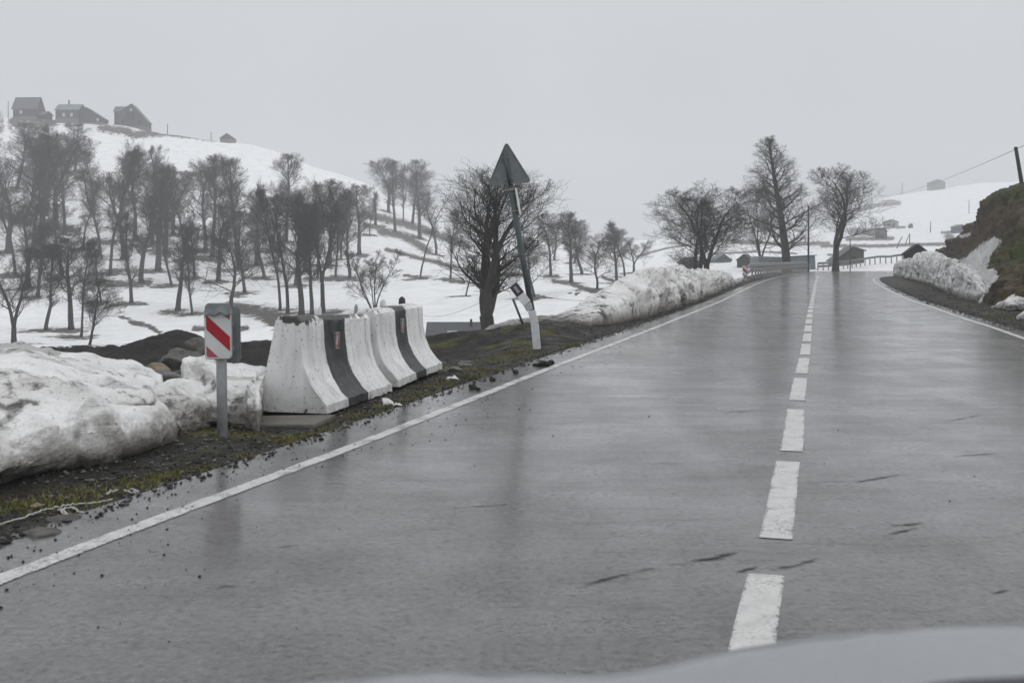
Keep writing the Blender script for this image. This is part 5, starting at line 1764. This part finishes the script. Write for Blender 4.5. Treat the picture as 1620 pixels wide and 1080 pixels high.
# ------------------------------------------------------------------ small things on the verge
def rock(name, label, loc, size, mat, seed, cat='rock', group=None, flat=.7, rot=0):
    bm = bmesh.new()
    bmesh.ops.create_icosphere(bm, subdivisions=3, radius=1)
    for v in bm.verts:
        p = v.co
        n = mnoise.noise(p * 1.1 + Vector((seed * 7.1, 0, 0))) * .38 + mnoise.noise(p * 2.7 + Vector((0, seed * 3.3, 0))) * .16
        q = p * (1 + n)
        # facet: flatten against a few random planes
        rr = random.Random(seed)
        for _ in range(6):
            d = Vector((rr.gauss(0, 1), rr.gauss(0, 1), rr.gauss(0, 1))).normalized()
            k = q.dot(d) - .72
            if k > 0: q = q - d * k * .85
        v.co = Vector((q.x * size[0], q.y * size[1], q.z * size[2]))
    me = bpy.data.meshes.new(name); bm.to_mesh(me); bm.free()
    o = link(name, me, mat, None, False, loc)
    o.rotation_euler = (0, 0, rot)
    md = o.modifiers.new('soft', 'BEVEL'); md.width = min(size) * .06; md.segments = 1
    return props(o, label, cat, group)

def make_small():
    # rubble between heaps
    for i, (px, py, D, s, mt, lb) in enumerate([
        (296, 574, 24, (.42, .4, .30), 'boulder', 'large dark boulder left of the striped plate, highest of the rubble'), (322, 566, 27, (.5, .45, .38), 'boulder', 'rounded dark boulder just left of the striped plate'),
        (250, 571, 21, (.25, .22, .20), 'ochre', 'small ochre rock at the left of the rubble'), (275, 563, 23, (.34, .3, .24), 'boulder', 'flat reddish rock in the middle of the rubble'),
        (263, 582, 19, (.30, .2, .12), 'stone', 'flat grey stone at the front of the rubble'), (310, 583, 20, (.45, .3, .16), 'boulder', 'dark slab of rubble beside the cleaner snow')]):
        z = PZ(py, D)
        x = PX(px, D)
        rock('boulder', lb, (x, D, hz(x, D) + s[2] * .45), s, M[mt], i + 3, 'rock', 'rubble between the snow heaps')
    # clods on the edge line
    for i, (px, py, s) in enumerate([(846, 578.5, .035), (853, 579, .05), (860, 578, .065), (867, 579, .05), (872, 576.5, .055), (816, 590.5, .04), (779, 602, .04), (748, 615, .045), (757, 617, .03)]):
        x, y = on_road(px, py)
        rock('dirt_clod', ('dark dirt clod lying in the row on the left edge line' if i < 5 else 'dark dirt clod on the asphalt just outside the edge line, nearer than the row'), (x, y, zroad(y) + s * .5), (s * 1.1, s, s * .8), M['clod'], 20 + i, 'dirt clod', 'dirt clods on the edge line' if i < 5 else 'dirt clods outside the edge line')
    for i, (px, py, s, mt, lb) in enumerate([(60, 790, .035, 'ochre', 'small pinkish stone on the verge at the far left under the snow'), (100, 820, .09, 'boulder', 'grey flat stone on the verge near the white twine'), (63, 842, .10, 'boulder', 'brown wedge stone at the left on the verge nearest the road'),
                                             (273, 763, .035, 'stone', 'pale pebble on the verge below the largest snow heap'), (735, 573, .10, 'stone', 'pale stone on the earth right of the barriers, upper one'), (720, 582, .08, 'stone', 'pale stone on the earth right of the barriers, lower one'), (690, 562, .12, 'boulder', 'dark stone on the earth close to the barrier end')]):
        x, y = on_road(px, py); rock('stone', lb, (x, y, hz(x, y) + s * .25), (s * 1.3, s, s * .6), M[mt], 40 + i, 'stone')
    # scraps
    for i, (px, py, s, lb) in enumerate([(716, 595, .10, 'crumpled white scrap on the moss beyond the barrier end'), (614, 633, .10, 'white broken sliver leaning at the barrier foot'), (629, 636, .06, 'small flat white chip on the grass by the barrier')]):
        x, y = on_road(px, py)
        me = bpy.data.meshes.new('scrap')
        n = 9; vs = []
        rr = random.Random(i)
        for a in range(n):
            for b in range(n):
                u, v = a / (n - 1) - .5, b / (n - 1) - .5
                vs.append((u * s * 1.6, v * s * 1.1, s * (.35 + .5 * mnoise.noise(Vector((u * 3, v * 3, i * 5.0)))) * (1 - 2.2 * (u * u + v * v))))
        fs = [(a * n + b, (a + 1) * n + b, (a + 1) * n + b + 1, a * n + b + 1) for a in range(n - 1) for b in range(n - 1)]
        me.from_pydata(vs, [], fs)
        o = link('scrap', me, M['litter'], None, True, (x, y, hz(x, y) + .01))
        md = o.modifiers.new('thick', 'SOLIDIFY'); md.thickness = .006
        if i == 1: o.rotation_euler = (R(50), R(20), R(40))
        props(o, lb, 'scrap')
    # twine
    def lay(pts, jit, seed):
        rr = random.Random(seed); out = []
        P = np.array([on_road(*p) for p in pts])
        s = np.linspace(0, len(P) - 1, len(P) * 10)
        xs, ys = np.interp(s, np.arange(len(P)), P[:, 0]), np.interp(s, np.arange(len(P)), P[:, 1])
        zz = height(xs, ys)
        for x, y, z in zip(xs, ys, zz):
            out.append(Vector((x + rr.gauss(0, jit), y + rr.gauss(0, jit), z + .012 + abs(rr.gauss(0, .006)))))
        return out
    mb = MB()
    for k, pts in enumerate([[(-60, 828), (0, 820), (40, 810), (70, 798), (110, 791), (160, 786), (180, 782)], [(92, 797), (100, 804), (112, 808), (98, 798), (112, 794), (122, 800), (130, 804)], [(168, 774), (178, 770), (186, 768)], [(196, 768), (208, 772), (222, 775), (214, 768), (207, 766)]]):
        p = lay(pts, .004, k)
        mb.tube(p, .006, 5)
    props(mb.build('twine', M['twine'], None, smooth=True), 'frayed pale twine lying in loops on the mossy verge', 'twine')

def scatter():
    r = np.random.default_rng(5)
    base = np.array([(1, 0, 0), (-1, 0, 0), (0, 1, 0), (0, -1, 0), (0, 0, 1), (0, 0, -1)], float)
    tri = [(0, 2, 4), (2, 1, 4), (1, 3, 4), (3, 0, 4), (2, 0, 5), (1, 2, 5), (3, 1, 5), (0, 3, 5)]
    def stones(name, n, place, smin, smax, mats, label):
        xy = place(n)
        z = height(xy[:, 0], xy[:, 1])
        so = sdf(xy[:, 0], xy[:, 1], ROADPOLY)
        z = np.where(so < 0, zroad(xy[:, 1]) + .001, z)
        sz = smin * (smax / smin) ** (r.random(len(xy)) ** 2.2)
        V = base[None] * (r.random((len(xy), 6, 1)) * .6 + .6) * sz[:, None, None]
        V[..., 2] *= .65
        a = r.random(len(xy)) * 6.28
        c, s_ = np.cos(a)[:, None], np.sin(a)[:, None]
        X = V[..., 0] * c - V[..., 1] * s_; Y = V[..., 0] * s_ + V[..., 1] * c
        V = np.stack([X + xy[:, :1], Y + xy[:, 1:], V[..., 2] + z[:, None] + sz[:, None] * .25], -1)
        Fc = (np.array(tri)[None] + (np.arange(len(xy)) * 6)[:, None, None]).reshape(-1, 3)
        me = bpy.data.meshes.new(name)
        me.from_pydata(V.reshape(-1, 3).tolist(), [], Fc.tolist())
        mi = np.repeat(r.integers(0, len(mats), len(xy)), 8)
        o = link(name, me, mats, None, False)
        me.polygons.foreach_set('material_index', mi.astype(np.int32))
        props(o, label, kind='stuff')
    def verge(n):
        D = 4.5 * (40 / 4.5) ** (r.random(n) ** .9)
        i = np.clip(np.searchsorted(La[:300, 1], D), 0, 299)
        off = np.abs(r.normal(0, 1.0, n)) ** 1.1 * 1.15 - .04
        return np.stack([La[i, 0] - off, D + r.random(n) * .5 - .25], 1)
    stones('gravel', 22000, verge, .003, .030, [M['clod'], M['boulder'], M['clod'], M['clod'], M['concrete']], 'loose dark gravel along the left verge')
    def crumbs(n):
        D = 4.5 * (30 / 4.5) ** r.random(n)
        i = np.clip(np.searchsorted(La[:300, 1], D), 0, 299)
        off = -.5 - np.abs(r.normal(0, .55, n)) + .4
        return np.stack([La[i, 0] - off, D + r.random(n) * .5 - .25], 1)
    stones('road_grit', 1300, crumbs, .002, .014, [M['clod']], 'dark grit scattered over the asphalt by the left edge line')
    def wide(n):
        return np.stack([r.random(n) * 14 - 8, 4.5 + r.random(n) ** 1.5 * 20], 1)
    stones('road_grit', 160, wide, .004, .010, [M['clod']], 'sparse grit over the lanes')
    def rverge(n):
        D = 18 + r.random(n) ** 1.3 * 50
        i = np.clip(np.searchsorted(Ra[:250, 1], D), 0, 249)
        return np.stack([Ra[i, 0] + np.abs(r.normal(0, 1.6, n)) - .3, D], 1)
    stones('gravel', 7000, rverge, .008, .045, [M['clod'], M['boulder'], M['clod']], 'loose mud and gravel along the right verge')
    # moss and short grass
    V, Fc = [], []
    spots = [(20, 800, .35), (60, 792, .3), (110, 778, .25), (150, 770, .3), (95, 822, .15), (160, 790, .15), (255, 748, .25), (230, 752, .2), (285, 742, .15), (470, 687, .25), (500, 682, .2), (445, 690, .15),
             (560, 650, .2), (590, 646, .18), (610, 636, .15), (640, 626, .3), (665, 618, .25), (690, 606, .3), (705, 600, .2), (740, 590, .4), (770, 580, .35), (770, 560, .5), (800, 552, .5), (820, 545, .4), (790, 545, .5), (880, 548, .5), (910, 540, .4), (560, 663, .15), (520, 672, .15), (770, 592, .2),
             (1590, 500, .9), (1560, 498, .7), (1615, 505, .8), (1540, 482, .6), (400, 712, .15), (340, 732, .15), (650, 640, .12)]
    for px, py, rad in spots:
        cx, cy = on_road(px, py)
        n = int(150 * (rad / .3) ** 1.2)
        q = r.normal(0, rad * .5, (n, 2))
        q = q + r.normal(0, rad * .2, 2)
        xs, ys = cx + q[:, 0], cy + q[:, 1]
        zs = height(xs, ys)
        so = sdf(xs, ys, ROADPOLY)
        for x, y, z, s in zip(xs, ys, zs, so):
            if s < .08: continue
            for _ in range(2):
                a = r.random() * 6.28; h = r.uniform(.010, .035) * (1.8 if r.random() < .1 else 1); w = r.uniform(.003, .007)
                lx, ly = r.normal(0, .02, 2)
                b = len(V)
                V += [(x - math.cos(a) * w, y - math.sin(a) * w, z - .005), (x + math.cos(a) * w, y + math.sin(a) * w, z - .005), (x + lx, y + ly, z + h)]
                Fc.append((b, b + 1, b + 2))
    me = bpy.data.meshes.new('moss'); me.from_pydata(V, [], Fc)
    t = NT('moss_blades'); f = t.noise(2.5, 4)
    t.set(col=t.ramp(f, [(.3, (.06, .065, .010)), (.5, (.13, .125, .020)), (.7, (.17, .145, .04))]), rough=.7)
    props(link('moss', me, t.m, None, False), 'patches of yellow-green moss and short grass on the verge', kind='stuff')
make_small()
scatter()

# ------------------------------------------------------------------ bonnet of the car we look from
def make_car():
    xs = [430, 520, 600, 640, 700, 800, 860, 900, 960, 1040, 1100, 1200, 1300, 1400, 1500, 1620, 1720, 1850]
    ys = [1092, 1084, 1077, 1073, 1070, 1071, 1074, 1077, 1078, 1066, 1052, 1031, 1015, 1004, 998, 993, 991, 990]
    px = np.linspace(430, 1850, 90); py = _blur(np.interp(px, xs, ys)[:, None], 3, 0)[:, 0]
    De, Dn = 1.62, .98
    root = empty('car', (0, 1.2, 1.0), 0, 'wet silver car bonnet at the bottom edge, in front of the viewer', 'car')
    b = np.array(root.location)
    X = (px - CX) / F * De
    Z = CH + (HY - py) / F * De
    t = np.linspace(0, 1, 26)
    P = np.zeros((len(px), len(t) + 10, 3))
    for j, k in enumerate(t):        # from the windscreen side to the crest
        P[:, j, 0] = X; P[:, j, 1] = Dn + (De - Dn) * k
        P[:, j, 2] = Z + .035 * (1 - k) ** 1.2 - .012 * (1 - k) * 0
    for m_ in range(10):             # rolling over the front
        a = (m_ + 1) / 10
        P[:, len(t) + m_, 0] = X; P[:, len(t) + m_, 1] = De + .55 * a
        P[:, len(t) + m_, 2] = Z - .30 * a ** 1.7 - .055 * a
    me = grid_mesh('bonnet', P - b)
    tm = NT('silver_paint'); n = tm.noise(60, 3, .6)
    dr = tm.n('ShaderNodeTexVoronoi', {'Vector': tm.obj(), 'Scale': 70.0}).outputs['Distance']
    drops = tm.rng(dr, .12, .32, 1, 0, True)
    tm.set(col=(.25, .265, .28), rough=.34, metal=.5, coat=.6, coatr=.08, nrm=tm.bump(drops, .35, .004))
    o = link('bonnet', me, tm.m, root)
    md = o.modifiers.new('thick', 'SOLIDIFY'); md.thickness = .012; md.offset = -1
    # dark scuttle panel behind the bonnet
    P2 = np.zeros((40, 8, 3)); xs2 = np.linspace(-.1, .95, 40)
    for j in range(8):
        P2[:, j, 0] = xs2; P2[:, j, 1] = .70 + .26 * j / 7
        P2[:, j, 2] = np.interp(xs2, [-.1, .1, .30, .368, .45, .95], [1.05, 1.10, 1.136, 1.149, 1.153, 1.153]) - .02 * (1 - j / 7)
    me = grid_mesh('scuttle', P2 - b)
    o = link('scuttle', me, simple('navy_plastic', (.012, .016, .03), .4, 10, .2), root)
    md = o.modifiers.new('thick', 'SOLIDIFY'); md.thickness = .01; md.offset = -1
make_car()

# ------------------------------------------------------------------ mist
def make_haze():
    mb = MB()
    mb.box((0, 0, 55), (2400, 2400, 130))
    t = NT('mist')
    t.t.nodes.remove(t.b)
    v = t.n('ShaderNodeVolumePrincipled', {'Color': (.94, .955, .975, 1), 'Density': .00095, 'Anisotropy': .0})
    t.t.links.new(v.outputs[0], t.out.inputs['Volume'])
    o = mb.build('haze', t.m)
    props(o, kind='stuff')
make_haze()
